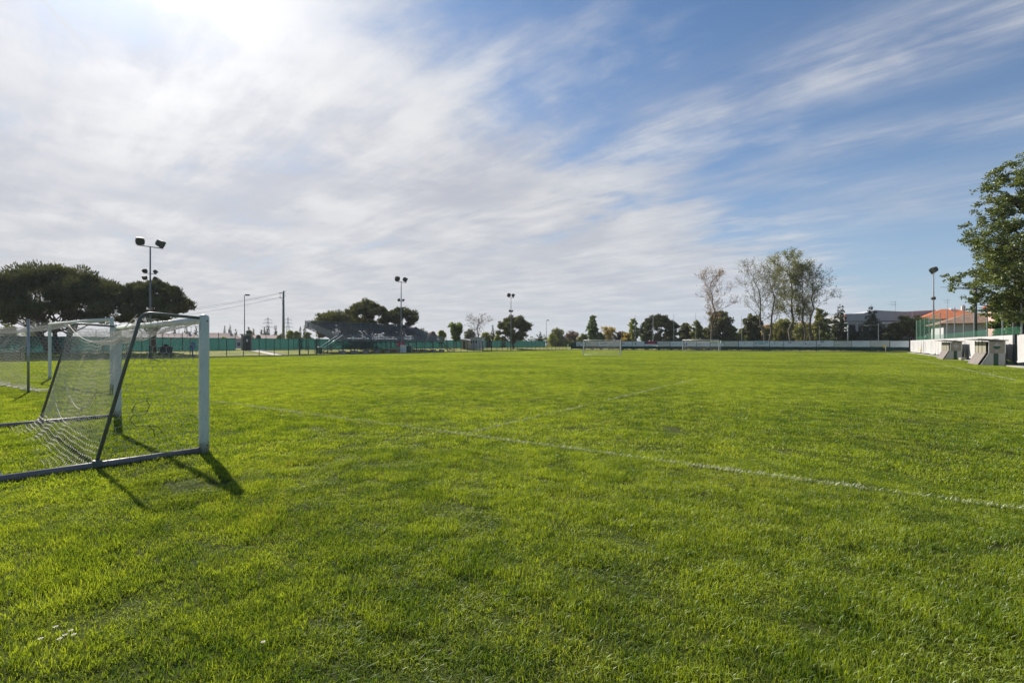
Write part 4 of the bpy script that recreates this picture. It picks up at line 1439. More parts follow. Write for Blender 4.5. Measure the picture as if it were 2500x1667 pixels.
#SECTION3
# ------------------------------------------------------------------ grandstand
def grandstand():
    u0, v0, L = 65.2, 49.0, 23.0
    t = thing('grandstand', 'open grey metal grandstand with bench rows beneath the pines', 'grandstand', P(u0, v0), ROT)
    rows, tread, rise, z0 = 9, 0.98, 0.275, 2.0
    D = rows * tread + 0.9
    ground = lambda y: bank_z(u0 + y)
    # deck edge and benches
    obj('front_deck', MB().box(0, L, -0.1, 0.85, z0 - 0.09, z0), M_STAND, t)
    seat = MB().box(0, L, 0, 0.30, -0.07, 0.0).mesh('seat_plank')
    foot = MB().box(0, L, 0, 0.56, -0.12, 0.0).mesh('foot_plank')
    for k in range(rows):
        y = 0.9 + k * tread
        z = z0 + k * rise
        obj('seat_plank', seat, M_PLANK, t, (0, y + 0.05, z + 0.42))
        obj('foot_plank', foot, M_PLANK, t, (0, y + 0.42, z + rise - 0.02))
    bays = [L * i / 10 for i in range(11)]
    # raking frames
    for x in bays:
        mb = MB()
        mb.tube([(x, 0.1, z0 - 0.12), (x, 0.9, z0 - 0.10), (x, 0.9 + rows * tread, z0 + rows * rise - 0.12)], 0.045, 6)
        obj('raker', mb, M_STAND, t)
    for x in bays:
        for y in (0.05, 2.9, 5.8, D - 0.1):
            zt = z0 - 0.1 + max(0, (y - 0.9) / tread) * rise - 0.08
            obj('leg', MB().tube([(x, y, ground(y) - 0.1), (x, y, zt)], 0.04, 6), M_STAND, t)
    for i in range(10):
        for y in (0.05, 5.8):
            zt = z0 - 0.25 + max(0, (y - 0.9) / tread) * rise
            mb = MB()
            a, b = (bays[i], bays[i + 1]) if i % 2 else (bays[i + 1], bays[i])
            mb.tube([(a, y + 0.06, ground(y) + 0.15), (b, y + 0.06, zt)], 0.024, 5)
            obj('brace', mb, M_STAND, t)
    for x in bays:
        mb = MB()
        mb.tube([(x + 0.05, 0.05, 0.35), (x + 0.05, 5.8, ground(5.8) + 1.8)], 0.022, 5)
        obj('brace', mb, M_STAND, t)
    # ballast blocks under the front
    for i in range(11):
        bl = obj('ballast_block', MB().box(bays[i] - 0.45, bays[i] + 0.45, -0.25, 0.35, 0, 0.55), M_CONC, t)
    # guard rails
    def rail(name, pts_list, post_pts, r=0.022):
        mb = MB()
        for pts in pts_list:
            mb.tube(pts, r, 5)
        for a, b in post_pts:
            mb.tube([a, b], r * 1.3, 5)
        obj(name, mb, M_RAIL, t)
    fz = [0.10, 0.22, 0.34, 0.46, 0.58, 0.70, 0.82, 0.94, 1.08]
    rail('front_guard_rail', [[(0, -0.08, z0 + z), (L, -0.08, z0 + z)] for z in fz], [((x, -0.08, z0 - 0.1), (x, -0.08, z0 + 1.1)) for x in bays])
    zb, yb = z0 + rows * rise, 0.9 + rows * tread
    rail('back_guard_rail', [[(0, yb + 0.1, zb + z), (L, yb + 0.1, zb + z)] for z in (0.1, 0.3, 0.5, 0.75, 1.05)], [((x, yb + 0.1, zb - 0.3), (x, yb + 0.1, zb + 1.08)) for x in bays])
    wp = MB()
    for i in range(150):
        x = L * i / 150
        wp.quad((x - 0.045, yb + 0.14, zb - 0.2), (x + 0.045, yb + 0.14, zb - 0.2), (x + 0.045, yb + 0.14, zb + 1.05), (x - 0.045, yb + 0.14, zb + 1.05))
    for i in range(9):
        z = zb + 0.12 * i
        wp.quad((0, yb + 0.15, z - 0.014), (L, yb + 0.15, z - 0.014), (L, yb + 0.15, z + 0.014), (0, yb + 0.15, z + 0.014))
    obj('back_mesh', wp, M_STAND, t)
    for x, nm in ((-0.05, 'side_guard_rail'), (L + 0.05, 'side_guard_rail')):
        lines = [[(x, 0.0, z0 + z), (x, 0.9, z0 + z), (x, yb, zb + z)] for z in (0.15, 0.42, 0.7, 1.05)]
        posts = [((x, 0.9 + k * tread, z0 + k * rise - 0.1), (x, 0.9 + k * tread, z0 + k * rise + 1.05)) for k in range(rows + 1)]
        rail(nm, lines, posts)
        mb = MB()
        for k in range(46):
            y = 0.9 + rows * tread * k / 46
            z = z0 + (y - 0.9) / tread * rise
            mb.box(x - 0.006, x + 0.006, y - 0.05, y + 0.05, z + 0.1, z + 1.04)
        obj('side_mesh', mb, M_RAIL, t)
    # stairs climbing along the front at both ends
    for sx, s in ((0.0, -1), (L, 1)):
        n = 9
        for k in range(n):
            x = sx + s * (3.4 - 3.4 * (k + 0.5) / n)
            obj('stair_tread', MB().box(x - 0.17, x + 0.17, -0.05, 1.1, z0 * (k + 1) / n - 0.04, z0 * (k + 1) / n), M_STAND, t)
        for y in (-0.08, 1.12):
            hr = MB().tube([(sx + s * 3.5, y, 1.0), (sx, y, z0 + 1.05)], 0.045, 8)
            obj('handrail', hr.mesh('handrail', True), M_WHITE if s < 0 else M_GALV, t)
            lr = MB().tube([(sx + s * 3.5, y, 0.08), (sx, y, z0 - 0.05)], 0.05, 6)
            obj('stringer', lr, M_STAND, t)
            obj('newel', MB().tube([(sx + s * 3.45, y, 0), (sx + s * 3.45, y, 1.04)], 0.03, 6), M_STAND, t)
    # shade cloth behind part of the undercroft
    return t
grandstand()
for px_, u_, z_, lab in ((862, 65.0, 2.35, 'small white spotlight on the grandstand front, left one'), (917, 65.0, 2.3, 'small white spotlight on the grandstand front, middle one'), (999, 65.0, 2.3, 'small white spotlight on the grandstand front, right one')):
    t = thing('spotlight', lab, 'spotlight', P(u_, v_of(px_, u_), z_), ROT, 'white spotlights on the grandstand')
    o = obj('housing', MB().box(-0.16, 0.16, -0.14, 0.1, 0.0, 0.34), M_WHITE, t); bevel(o, 0.04)
    obj('bracket', MB().box(-0.03, 0.03, 0.1, 0.2, -0.2, 0.2), M_GALV, t)

t = thing('rubbish_bin', 'dark green wheeled bin at the foot of the grandstand stairs', 'bin', P(65.4, v_of(780, 65.4), bank_z(65.4)), ROT)
mb = MB()
for z, s in ((0.08, 0.26), (1.0, 0.33)):
    mb.v += [(-s, -s, z), (s, -s, z), (s, s, z), (-s, s, z)]
mb.f += [(0, 3, 2, 1), (4, 5, 6, 7)] + [(i, (i + 1) % 4, (i + 1) % 4 + 4, i + 4) for i in range(4)]
bevel(obj('body', mb, M_BIN, t), 0.03)
bevel(obj('lid', MB().box(-0.36, 0.36, -0.38, 0.36, 1.005, 1.08), mat('pale bin lid', (0.30, 0.45, 0.42), 0.4), t), 0.03)
for s in (-1, 1):
    obj('wheel', MB().tube([(s * 0.24, 0.24, 0.09), (s * 0.31, 0.24, 0.09)], 0.09, 12), M_RUBBER, t)
t = thing('storage_cabinet', 'white cabinet with dark green door below the grandstand mast', 'cabinet', P(62.9, v_of(983.5, 62.9)), ROT)
bevel(obj('body', MB().box(0.0, 2.2, 0.0, 0.7, 0.02, 1.4), M_WHITE, t), 0.02)
obj('door', MB().box(0.82, 2.05, -0.03, -0.004, 0.06, 1.36), M_DGREEN, t)
o = obj('red_board', bevel(obj('tmp', MB().box(-0.9, 0.9, -0.03, 0.03, 0, 0.8), M_PRINTR)).data, None, None, P(64.9, v_of(978, 64.9), 1.15), ROT)
bpy.data.objects.remove(bpy.data.objects['tmp'])
tag(o, 'dark red board fixed low on the grandstand above the cabinet', 'board')
t = thing('sign_post', 'blue striped post in the fence gap left of the tall goalpost', 'sign post', P(63.0, v_of(470, 63.0)), ROT)
obj('post', MB().box(-0.05, 0.05, -0.05, 0.05, 0, 1.9), mat('blue paint', (0.03, 0.06, 0.28), 0.5), t)
obj('plate', MB().box(-0.28, 0.28, -0.075, -0.055, 1.1, 1.75), mat('blue plate', (0.04, 0.10, 0.30), 0.4), t)
t = thing('dog_house', 'small dark gabled box on the bank behind the goal net', 'hut', P(70.5, v_of(404, 70.5), bank_z(70.5)), ROT)
obj('walls', MB().box(-0.6, 0.6, -0.4, 0.4, -0.1, 0.7), M_DARKPOST, t)
obj('roof', MB().prism([(-0.75, 0.68), (0.75, 0.68), (0, 1.25)], -0.5, 0.5), M_RUBBER, t)

# ------------------------------------------------------------------ kiosk and shed between the fences
t = thing('kiosk', 'grey clad kiosk with three dark panes in the middle distance', 'kiosk', at(1156.5, 113, 0.45), ROT - math.pi / 2 - 0.25)
obj('walls', MB().box(-1.25, 1.25, 0, 2.2, 0, 2.55), M_GREYR, t)
obj('roof', MB().box(-1.4, 1.4, -0.15, 2.35, 2.55, 2.7), M_FASCIA, t)
for x in (-0.95, -0.35, 0.25, 0.85, 1.2):
    obj('cladding_rib', MB().box(x - 0.03, x + 0.03, -0.03, 0.0, 0.05, 2.5), M_STEELG, t)
for x in (-0.8, 0.02, 0.95):
    w = obj('window', MB().box(x - 0.2, x + 0.2, -0.05, -0.005, 1.35, 1.95), M_GLASSD, t)
    obj('frame', MB().box(x - 0.24, x + 0.24, -0.04, -0.003, 1.29, 1.345), M_OFFW, w)
t = thing('shed', 'low beige shed left of the grey kiosk, half behind a tree', 'shed', at(1134, 116, 0.45), ROT - math.pi / 2 - 0.25)
obj('walls', MB().box(-1.1, 1.1, 0, 1.8, 0, 2.0), mat('beige boards', (0.40, 0.35, 0.27), 0.8, 0, 0.1, 2), t)
obj('roof', MB().prism([(-1.3, 1.98), (1.3, 1.98), (1.3, 2.1), (-1.3, 2.35)], -0.15, 1.95), M_FASCIA, t)
obj('door', MB().box(-0.5, 0.3, -0.04, -0.004, 0, 1.8), M_BARK, t)

# ------------------------------------------------------------------ buildings
def house(label, loc, rotz, W, D, H, roof, wall_m, roof_m, rows, cols, over=0.5, name='house', hip=True, rh=2.2, group=None, chimney=True, shutters=None, antenna=False, ww=1.0, wh=1.3):
    t = thing(name, label, 'house' if name != 'building' else 'building', loc, rotz, group)
    obj('wall', MB().box(-W / 2, W / 2, 0, D, 0, H), wall_m, t)
    mb = MB()
    o = over
    if hip:
        k = min(W, D) / 2 * 0.95
        if W >= D:
            ridge = [(-W / 2 + k, D / 2, H + rh), (W / 2 - k, D / 2, H + rh)]
        else:
            ridge = [(0, k, H + rh), (0, D - k, H + rh)]
        a = [(-W / 2 - o, -o, H), (W / 2 + o, -o, H), (W / 2 + o, D + o, H), (-W / 2 - o, D + o, H)]
        mb.v += a + ridge + [(x, y, z - 0.15) for x, y, z in a]
        if W >= D:
            mb.f += [(0, 1, 5, 4), (1, 2, 5), (2, 3, 4, 5), (3, 0, 4)]
        else:
            mb.f += [(0, 1, 4), (1, 2, 5, 4), (2, 3, 5), (3, 0, 4, 5)]
        mb.f += [(6, 9, 8, 7)] + [(i, i + 6, (i + 1) % 4 + 6, (i + 1) % 4) for i in range(4)]
    else:
        mb.prism([(-W / 2 - o, H - 0.1), (W / 2 + o, H - 0.1), (W / 2 + o, H + 0.12), (0, H + rh), (-W / 2 - o, H + 0.12)], -o, D + o)
    rf = obj('roof', mb, roof_m, t)
    if chimney:
        obj('chimney', MB().box(W * 0.2, W * 0.2 + 0.7, D * 0.5, D * 0.5 + 0.6, H + rh * 0.4, H + rh + 0.7), M_CREAM, rf)
    if antenna:
        an = MB().tube([(0, D / 2, H + rh - 0.2), (0, D / 2, H + rh + 2.4)], 0.03, 5)
        for z, l in ((2.3, 0.9), (2.0, 0.6), (1.6, 0.8)):
            an.tube([(-l, D / 2, H + rh + z), (l * 0.6, D / 2, H + rh + z)], 0.02, 4)
        obj('antenna', an, M_STEELG, rf)
    for r in range(rows):
        for c_ in range(cols):
            x = -W / 2 + W * (c_ + 0.5) / cols
            z = 0.9 + r * (H - 0.3) / rows
            w = obj('window', MB().box(x - ww / 2, x + ww / 2, -0.05, 0.02, z, z + wh), M_GLASSD, t)
            obj('sill', MB().box(x - ww / 2 - 0.1, x + ww / 2 + 0.1, -0.12, -0.002, z - 0.1, z - 0.004), M_OFFW, w)
            if shutters:
                for s in (-1, 1):
                    obj('shutter', MB().box(x + s * ww * 0.75 - ww * 0.22, x + s * ww * 0.75 + ww * 0.22, -0.07, -0.003, z, z + wh), shutters, w)
    return t

h1 = house('pale house with orange tiled hip roof behind the white wall', at(2338, 118), math.radians(-24), 14.0, 12, 7.7, 0, M_CREAM, M_TERRA, 2, 4, 0.7, rh=2.7, shutters=M_BROWNR, antenna=True)
obj('dish', MB().tube([(0.4, 5, 10.2), (0.5, 4.8, 10.5)], [0.5, 0.05], 12), M_WHITE, h1)
bal = obj('balcony', MB().box(-6.5, -0.5, -1.5, -0.01, 3.4, 3.6), M_OFFW, h1)
for k in range(14):
    obj('baluster', MB().box(-6.45 + k * 0.45, -6.40 + k * 0.45, -1.45, -1.4, 3.6, 4.4), M_DARKPOST, bal)
obj('balcony_rail', MB().box(-6.5, -0.5, -1.48, -1.38, 4.4, 4.48), M_DARKPOST, bal)
for x0, z in ((-6.4, 6.1), (-6.2, 5.4)):
    obj('awning', MB().prism([(x0, z), (x0 + 4.6, z), (x0 + 4.6, z + 0.18), (x0, z + 0.18)], -1.6, -0.02), M_WHITE, h1)
aw = MB()
aw.v += [(1.0, -0.02, 5.0), (4.0, -0.02, 5.0), (4.0, -2.4, 3.6), (1.0, -2.4, 3.6), (1.0, -0.02, 4.9), (4.0, -0.02, 4.9), (4.0, -2.4, 3.5), (1.0, -2.4, 3.5)]
aw.f += [(0, 1, 2, 3), (4, 7, 6, 5), (0, 3, 7, 4), (3, 2, 6, 7), (2, 1, 5, 6), (1, 0, 4, 5)]
obj('awning', aw, M_WHITE, h1)
h2 = house('grey house with low brown roof just behind the white wall', at(2412, 83), math.radians(-30), 11.5, 9, 5.2, 0, M_GREYR, M_BROWNR, 1, 3, 0.7, hip=True, rh=1.9, wh=1.2, ww=1.5)
house('pale pink house behind the big tree at the right edge', at(2555, 60), math.radians(-40), 9, 9, 6.8, 0, M_PINK, M_TERRA, 2, 3, 0.6, rh=2.0)

# modern grey building with a heavy folded fascia
t = thing('building', 'modern grey building with folded fascia behind the cedar', 'building', at(2172, 128), math.radians(-14))
obj('wall', MB().box(-9.9, 9.9, 0.6, 12, 0, 7.6), M_GREYR, t)
mb = MB()
prof = [(-10.2, 9.6), (-6.0, 9.7), (-3.4, 10.5), (2.0, 10.1), (3.4, 10.0), (10.2, 10.3)]
n = len(prof)
mb.v += [(x, 0, 7.7) for x, z in prof] + [(x, 0, z) for x, z in prof] + [(x, 12.4, 7.7) for x, z in prof] + [(x, 12.4, z) for x, z in prof]
for i in range(n - 1):
    mb.f += [(i, i + 1, n + i + 1, n + i), (n + i, n + i + 1, 3 * n + i + 1, 3 * n + i), (2 * n + i, 3 * n + i, 3 * n + i + 1, 2 * n + i + 1), (i, 2 * n + i, 2 * n + i + 1, i + 1)]
mb.f += [(0, n, 3 * n, 2 * n), (n - 1, 2 * n + n - 1, 3 * n + n - 1, 2 * n - 1)]
fa = obj('fascia', mb, M_FASCIA, t)
obj('white_joint', MB().box(4.9, 5.15, -0.03, -0.004, 7.75, 10.0), M_OFFW, fa)
obj('red_edge', MB().box(-10.24, -10.203, 0.02, 0.5, 7.8, 9.55), M_REDR, fa)
an = MB().tube([(2.6, 3, 9.9), (2.6, 3, 13.0)], 0.04, 5)
for z, l in ((12.8, 1.2), (12.2, 1.6), (11.9, 1.0)):
    an.tube([(2.6 - l, 3, z), (2.8, 3, z)], 0.03, 4)
obj('antenna', an, M_STEELG, fa)
for k, (x, w_) in enumerate(((-8.4, 1.6), (-6.2, 1.6), (-1.5, 1.4), (0.4, 1.4), (2.3, 1.4), (4.2, 1.4), (7.5, 1.8))):
    w = obj('window', MB().box(x - w_ / 2, x + w_ / 2, 0.52, 0.62, 4.4, 6.9), M_GLASSD, t)
    obj('frame', MB().box(x - w_ / 2 - 0.12, x - w_ / 2 - 0.004, 0.48, 0.63, 4.3, 7.0), M_OFFW, w)
obj('striped_awning', MB().prism([(-2.4, 6.9), (5.2, 6.9), (5.2, 7.3), (-2.4, 7.3)], -0.5, 0.5), M_OFFW, t)
obj('gable_wall', MB().prism([(-9.5, 0), (-2.5, 0), (-2.5, 2.2), (-7.5, 4.3), (-9.5, 4.3)], -4.0, 0.5), mat('taupe render', (0.30, 0.27, 0.25), 0.9), t)

house('ochre house with flat eaves behind the plane trees', at(1945, 152), math.radians(-8), 17, 10, 7.4, 0, M_YELLOWR, M_BROWNR, 2, 5, 0.6, rh=1.2, shutters=M_DGREEN)
house('low red building behind the banners left of the plane trees', at(1846, 138), math.radians(-6), 6.6, 6, 3.9, 0, M_REDR, M_REDR, 1, 2, 0.2, rh=0.4, name='building', chimney=False)
house('tiny pale gabled house glimpsed under the dark round pine', at(1624, 150), 0.0, 4.2, 6, 2.4, 0, M_OFFW, M_OFFW, 1, 2, 0.3, hip=False, rh=1.4, chimney=False, ww=0.7, wh=0.8)
house('white walled cottage with grey pink roof left of the lamp post', at(535, 172), math.radians(28), 15, 8, 3.4, 0, M_OFFW, mat('faded pink tiles', (0.36, 0.25, 0.22), 0.9, 0, 0.15, 1), 1, 5, 0.5, rh=2.2, group='cottages beyond the green screen')
house('long low cottage with pale roof right of the lamp post', at(655, 185), math.radians(22), 20, 8, 3.2, 0, M_CREAM, MATS['faded pink tiles'], 1, 6, 0.5, rh=1.9, group='cottages beyond the green screen')
house('low cottage seen through the roof net of the near goal', at(430, 165), math.radians(30), 16, 8, 3.2, 0, M_OFFW, MATS['faded pink tiles'], 1, 5, 0.5, rh=2.0, group='cottages beyond the green screen')

# ------------------------------------------------------------------ trees
def unit(rng, n):
    d = rng.normal(0, 1, (n, 3))
    return d / np.linalg.norm(d, axis=1)[:, None]

SUBL = 7

def leaf_cloud(name, lobes, n, size, seed, aspect=0.55, shell=0.5, spiky=0.0, zmin=None, flat_bottom=0.0):
    """lobes: (x, y, z, rx, rz); leaves as small rhombs spread through the lobes' volume"""
    rng = np.random.default_rng(seed)
    lb0 = np.array(lobes, float)
    sub = []
    for i, l in enumerate(lb0):
        dd = unit(rng, SUBL)
        k = rng.uniform(0.35, 1.0, SUBL)
        q = rng.uniform(0.30, 0.58, SUBL)
        for j in range(SUBL):
            sub.append((l[0] + dd[j, 0] * l[3] * k[j] * 0.85, l[1] + dd[j, 1] * l[3] * k[j] * 0.85, l[2] + dd[j, 2] * l[4] * k[j] * 0.85, l[3] * q[j], l[4] * q[j]))
    lb = np.array(sub)
    lobe_tint = rng.uniform(0, 1, len(lb))
    wt = lb[:, 3] ** 2
    idx = rng.choice(len(lb), n, p=wt / wt.sum())
    d = unit(rng, n)
    rr = shell + (1 - shell) * rng.uniform(0, 1, n) ** 0.6
    # ragged outline: each direction of each lobe gets its own reach
    rag = 1 + 0.2 * np.sin(d[:, 0] * 9 + idx * 1.7) * np.sin(d[:, 2] * 8 + idx) + np.abs(rng.normal(0, 0.13, n))
    L = lb[idx]
    off = d * (rr * rag)[:, None] * np.stack([L[:, 3], L[:, 3], L[:, 4]], 1)
    if flat_bottom:
        off[:, 2] = np.where(off[:, 2] < 0, off[:, 2] * flat_bottom, off[:, 2])
    pos = L[:, :3] + off
    s = size * rng.uniform(0.6, 1.35, n)
    if spiky:
        ax = d * 0.9 + np.array([0, 0, spiky]) + rng.normal(0, 0.35, (n, 3))
    else:
        ax = rng.normal(0, 1, (n, 3)) + np.array([0, 0, -0.2])
    ax /= np.linalg.norm(ax, axis=1)[:, None]
    b = np.cross(ax, rng.normal(0, 1, (n, 3)))
    b /= np.linalg.norm(b, axis=1)[:, None] + 1e-9
    a0 = ax * (s * 0.5)[:, None]
    b0 = b * (s * 0.5 * aspect)[:, None]
    v = np.stack([pos - a0, pos + b0, pos + a0, pos - b0], 1).reshape(-1, 3)
    f = np.arange(n * 4).reshape(-1, 4)
    return np_mesh(name, v, f, np.clip(0.5 * rng.uniform(0, 1, n) + 0.5 * lobe_tint[idx], 0, 1))

def limb(mb, a, b, ra, rb, rng, n=4, wob=0.06, sides=6):
    a, b = Vector(a), Vector(b)
    L = (b - a).length
    pts, rs = [], []
    for i in range(n + 1):
        s = i / n
        p = a.lerp(b, s)
        if 0 < i < n:
            p += Vector((rng.uniform(-1, 1), rng.uniform(-1, 1), rng.uniform(-.5, .5))) * L * wob
        pts.append(p)
        rs.append(ra + (rb - ra) * s)
    mb.tube(pts, rs, sides, cap=False)

def pine(label, loc, H, R, crown_z, n, lm, seed, trunks=1, lean=0.0, size=0.42, group='umbrella pines', dens=1.0, name='pine_tree'):
    rng = random.Random(seed)
    t = thing(name, label, 'tree', loc, rng.uniform(0, 6), group)
    mb = MB()
    lobes = []
    k = max(14, int(R * 3.4))
    ch = H - crown_z
    for i in range(k):
        a = i * 2.399 + rng.uniform(-.3, .3)
        r = R * 0.82 * math.sqrt((i + 0.4) / k)
        q = r / R
        lr = R * rng.uniform(0.25, 0.36)
        z = crown_z + ch * (0.12 + 0.88 * math.sqrt(max(0, 1 - q * q))) - lr * 0.72 + rng.uniform(-.25, .25)
        lobes.append((math.cos(a) * r + lean, math.sin(a) * r, z, lr, lr * 0.72))
    for i in range(k):
        a = i * 2.399 + rng.uniform(-.3, .3)
        r = R * rng.uniform(0.40, 0.84)
        lr = R * rng.uniform(0.19, 0.28)
        lobes.append((math.cos(a) * r + lean, math.sin(a) * r, crown_z + ch * rng.uniform(0.08, 0.45), lr, lr * 0.65))
    fork = crown_z * 0.75
    for q in range(trunks):
        x = (q - (trunks - 1) / 2) * 0.7
        limb(mb, (x, 0, -0.2), (x * 2.2 + lean * 0.5, 0.2 * q, fork), 0.10 + 0.022 * H, 0.06 + 0.014 * H, rng, 5, 0.02, 9)
        for i, l in enumerate(lobes):
            if i % trunks == q:
                limb(mb, (x * 2.2 + lean * 0.5, 0.2 * q, fork + rng.uniform(-.6, .3)), (l[0], l[1], l[2]), 0.045 + 0.005 * H, 0.03, rng, 4, 0.07, 5)
    obj('trunk', mb.mesh('trunk', True), M_PBARK, t)
    obj('crown', leaf_cloud('crown', lobes, int(n * dens * 2.0), size, seed, 0.26, 0.35, 0.75, flat_bottom=0.7), lm, t)
    return t

def broadleaf(label, loc, H, R, crown_z, n, lm, seed, size=0.3, shape='round', group=None, name='broadleaf_tree', bark=None, shell=0.35, holes=1.0, spiky=0.0, aspect=0.6):
    rng = random.Random(seed)
    t = thing(name, label, 'tree' if 'shrub' not in name else 'shrub', loc, rng.uniform(0, 6), group)
    ch = H - crown_z
    lobes = []
    k = 24
    for i in range(k):
        s = (i + 0.5) / k
        a = i * 2.399
        if shape == 'round':
            prof = math.sqrt(max(0.05, 1 - (2 * s - 0.95) ** 2))
        elif shape == 'tall':
            prof = 0.35 + 0.65 * math.sin(math.pi * min(1, s * 0.9 + 0.12))
        elif shape == 'vase':
            prof = 0.45 + 0.55 * s
        else:
            prof = 1 - 0.85 * s
        r = R * prof * rng.uniform(0.25, 0.62)
        lr = R * rng.uniform(0.34, 0.50) * (0.5 + 0.5 * prof)
        z = crown_z + ch * s
        z = min(z, H - lr * 0.8)
        lobes.append((math.cos(a) * r, math.sin(a) * r, z, lr, lr * rng.uniform(0.7, 1.0)))
    mb = MB()
    limb(mb, (0, 0, -0.2), (0, 0, crown_z + ch * 0.5), 0.06 + 0.018 * H, 0.05, rng, 5, 0.02, 8)
    for l in lobes:
        zz = max(crown_z * 0.8, min(l[2] - 0.5, crown_z + ch * 0.45))
        limb(mb, (0, 0, zz * rng.uniform(0.8, 1)), (l[0], l[1], l[2]), 0.03 + 0.003 * H, 0.015, rng, 3, 0.05, 5)
    obj('trunk', mb.mesh('trunk', True), bark or M_BARK, t)
    obj('crown', leaf_cloud('crown', lobes, int(n * 1.9), size, seed, aspect, shell * 0.5, spiky), lm, t)
    return t

def conifer(label, loc, H, R, n, lm, seed, base=0.6, size=0.35, group=None, layers=11, droop=0.15, name='conifer_tree', power=0.9):
    rng = random.Random(seed)
    t = thing(name, label, 'tree', loc, rng.uniform(0, 6), group)
    mb = MB()
    limb(mb, (0, 0, -0.2), (0, 0, H * 0.96), 0.05 + 0.014 * H, 0.02, rng, 5, 0.004, 7)
    lobes = []
    for k in range(layers):
        s = k / layers
        z = base + (H - base) * s
        r = R * (1 - s) ** power
        m = max(3, int(7 * (1 - s) + 2))
        for i in range(m):
            a = i * 6.283 / m + k * 0.8 + rng.uniform(-.25, .25)
            rr = r * rng.uniform(0.45, 0.72)
            lr = max(0.18, r * 0.42)
            lobes.append((math.cos(a) * rr, math.sin(a) * rr, z - droop * r, lr, max(0.2, (H - base) / layers * 0.75)))
            limb(mb, (0, 0, z), (math.cos(a) * r * 0.85, math.sin(a) * r * 0.85, z - droop * r), 0.03, 0.012, rng, 2, 0.02, 4)
    lobes.append((0, 0, H * 0.97, 0.2, H * 0.05))
    obj('trunk', mb.mesh('trunk', True), M_BARK, t)
    obj('crown', leaf_cloud('crown', lobes, int(n * 2.2), size * 1.1, seed, 0.36, 0.1, -0.1 if droop > 0 else 0.9), lm, t)
    return t

def sparse_tree(label, loc, H, spread, seed, lm, leaves, bark, fork=0.35, lean=0.0, size=0.22, group='half bare plane trees', twig=0.028, depth=5, name='plane_tree', low=None):
    rng = random.Random(seed)
    t = thing(name, label, 'tree', loc, 0.0, group)
    mb = MB()
    tips = []
    def grow(p, d, L, r, lev):
        n = 3
        pts, rs = [p], [r]
        q = p
        for i in range(n):
            d = (d + Vector((rng.gauss(0, .16), rng.gauss(0, .16), rng.gauss(0.05, .1)))).normalized()
            q = q + d * (L / n)
            pts.append(q)
            rs.append(max(twig * 0.6, r * (1 - 0.45 * (i + 1) / n)))
            if lev >= 3:
                tips.append(q)
        mb.tube(pts, rs, 6 if lev < 2 else 4, cap=False)
        if lev >= depth:
            tips.append(q)
            return
        m = 2 if lev < 1 else rng.choice((2, 3, 3))
        for i in range(m):
            a = rng.uniform(0, 6.283)
            th = rng.uniform(0.25, 0.75)
            side = d.cross(Vector((math.cos(a), math.sin(a), 0.3))).normalized()
            nd = (d * math.cos(th) + side * math.sin(th) + Vector((0, 0, 0.18))).normalized()
            nd.x *= spread; nd.y *= spread
            nd.normalize()
            grow(q, nd, L * rng.uniform(0.62, 0.82), r * 0.55 if i else r * 0.62, lev + 1)
        if lev >= 1:
            for i in range(2):
                a = rng.uniform(0, 6.283)
                nd = Vector((math.cos(a), math.sin(a), rng.uniform(0.0, 0.7))).normalized()
                grow(pts[rng.choice((1, 2))], nd, L * rng.uniform(0.3, 0.5), max(twig, r * 0.3), max(lev + 2, depth - 1))
    trunkL = H * fork
    r0 = 0.10 + 0.009 * H
    n = 9
    lead, rs = [], []
    for i in range(n + 1):
        q = i / n
        lead.append(Vector((lean * q ** 1.3 + (rng.gauss(0, 0.018 * H) if 0 < i else 0) * min(1, q * 1.6), (rng.gauss(0, 0.016 * H) if 0 < i else 0), -0.2 if i == 0 else H * 0.93 * q)))
        rs.append(r0 * (1 - q) ** 0.8 + 0.025)
    mb.tube(lead, rs, 8, cap=False)
    nb = 17
    for i in range(nb):
        q = fork * 0.9 + (0.95 - fork * 0.9) * (i / (nb - 1)) ** 0.9
        k = min(n - 1, int(q * n))
        p = lead[k].lerp(lead[k + 1], q * n - k)
        a = i * 2.399 + rng.uniform(-.5, .5)
        s_ = (q - fork * 0.9) / (1 - fork * 0.9)
        prof = math.sin(math.pi * min(1, 0.16 + 0.80 * s_)) ** 0.8
        d = Vector((math.cos(a) * 0.75 * spread, math.sin(a) * 0.75 * spread, rng.uniform(0.45, 1.0))).normalized()
        grow(p, d, H * 0.135 * spread * (0.35 + 0.75 * prof), max(twig * 1.5, r0 * 0.34 * (1.1 - q)), max(2, depth - 3))
    # rescale in height so that the crown ends at H
    trunkL = 0.2
    zmax = max(v[2] for v in mb.v)
    f = (H - trunkL) / max(0.1, zmax - trunkL)
    sc = lambda p: (p[0], p[1], p[2] if p[2] < trunkL else trunkL + (p[2] - trunkL) * f)
    mb.v = [sc(v) for v in mb.v]
    obj('trunk', mb.mesh('trunk', True), bark, t)
    if leaves:
        nr = np.random.default_rng(seed)
        tp = np.array([sc(p) for p in tips])
        idx = nr.integers(0, len(tp), leaves)
        pos = tp[idx] + nr.normal(0, 0.35, (leaves, 3))
        if low:
            z = pos[:, 2] / H
            keep = nr.uniform(0, 1, leaves) < np.clip(low(z), 0, 1)
            pos = pos[keep]
        n = len(pos)
        ax = unit(nr, n)
        b = np.cross(ax, unit(nr, n)); b /= np.linalg.norm(b, axis=1)[:, None] + 1e-9
        s = size * nr.uniform(0.6, 1.3, n)
        a0, b0 = ax * (s * .5)[:, None], b * (s * .33)[:, None]
        v = np.stack([pos - a0, pos + b0, pos + a0, pos - b0], 1).reshape(-1, 3)
        obj('crown', np_mesh('crown', v, np.arange(n * 4).reshape(-1, 4), nr.uniform(0, 1, n)), lm, t)
    return t

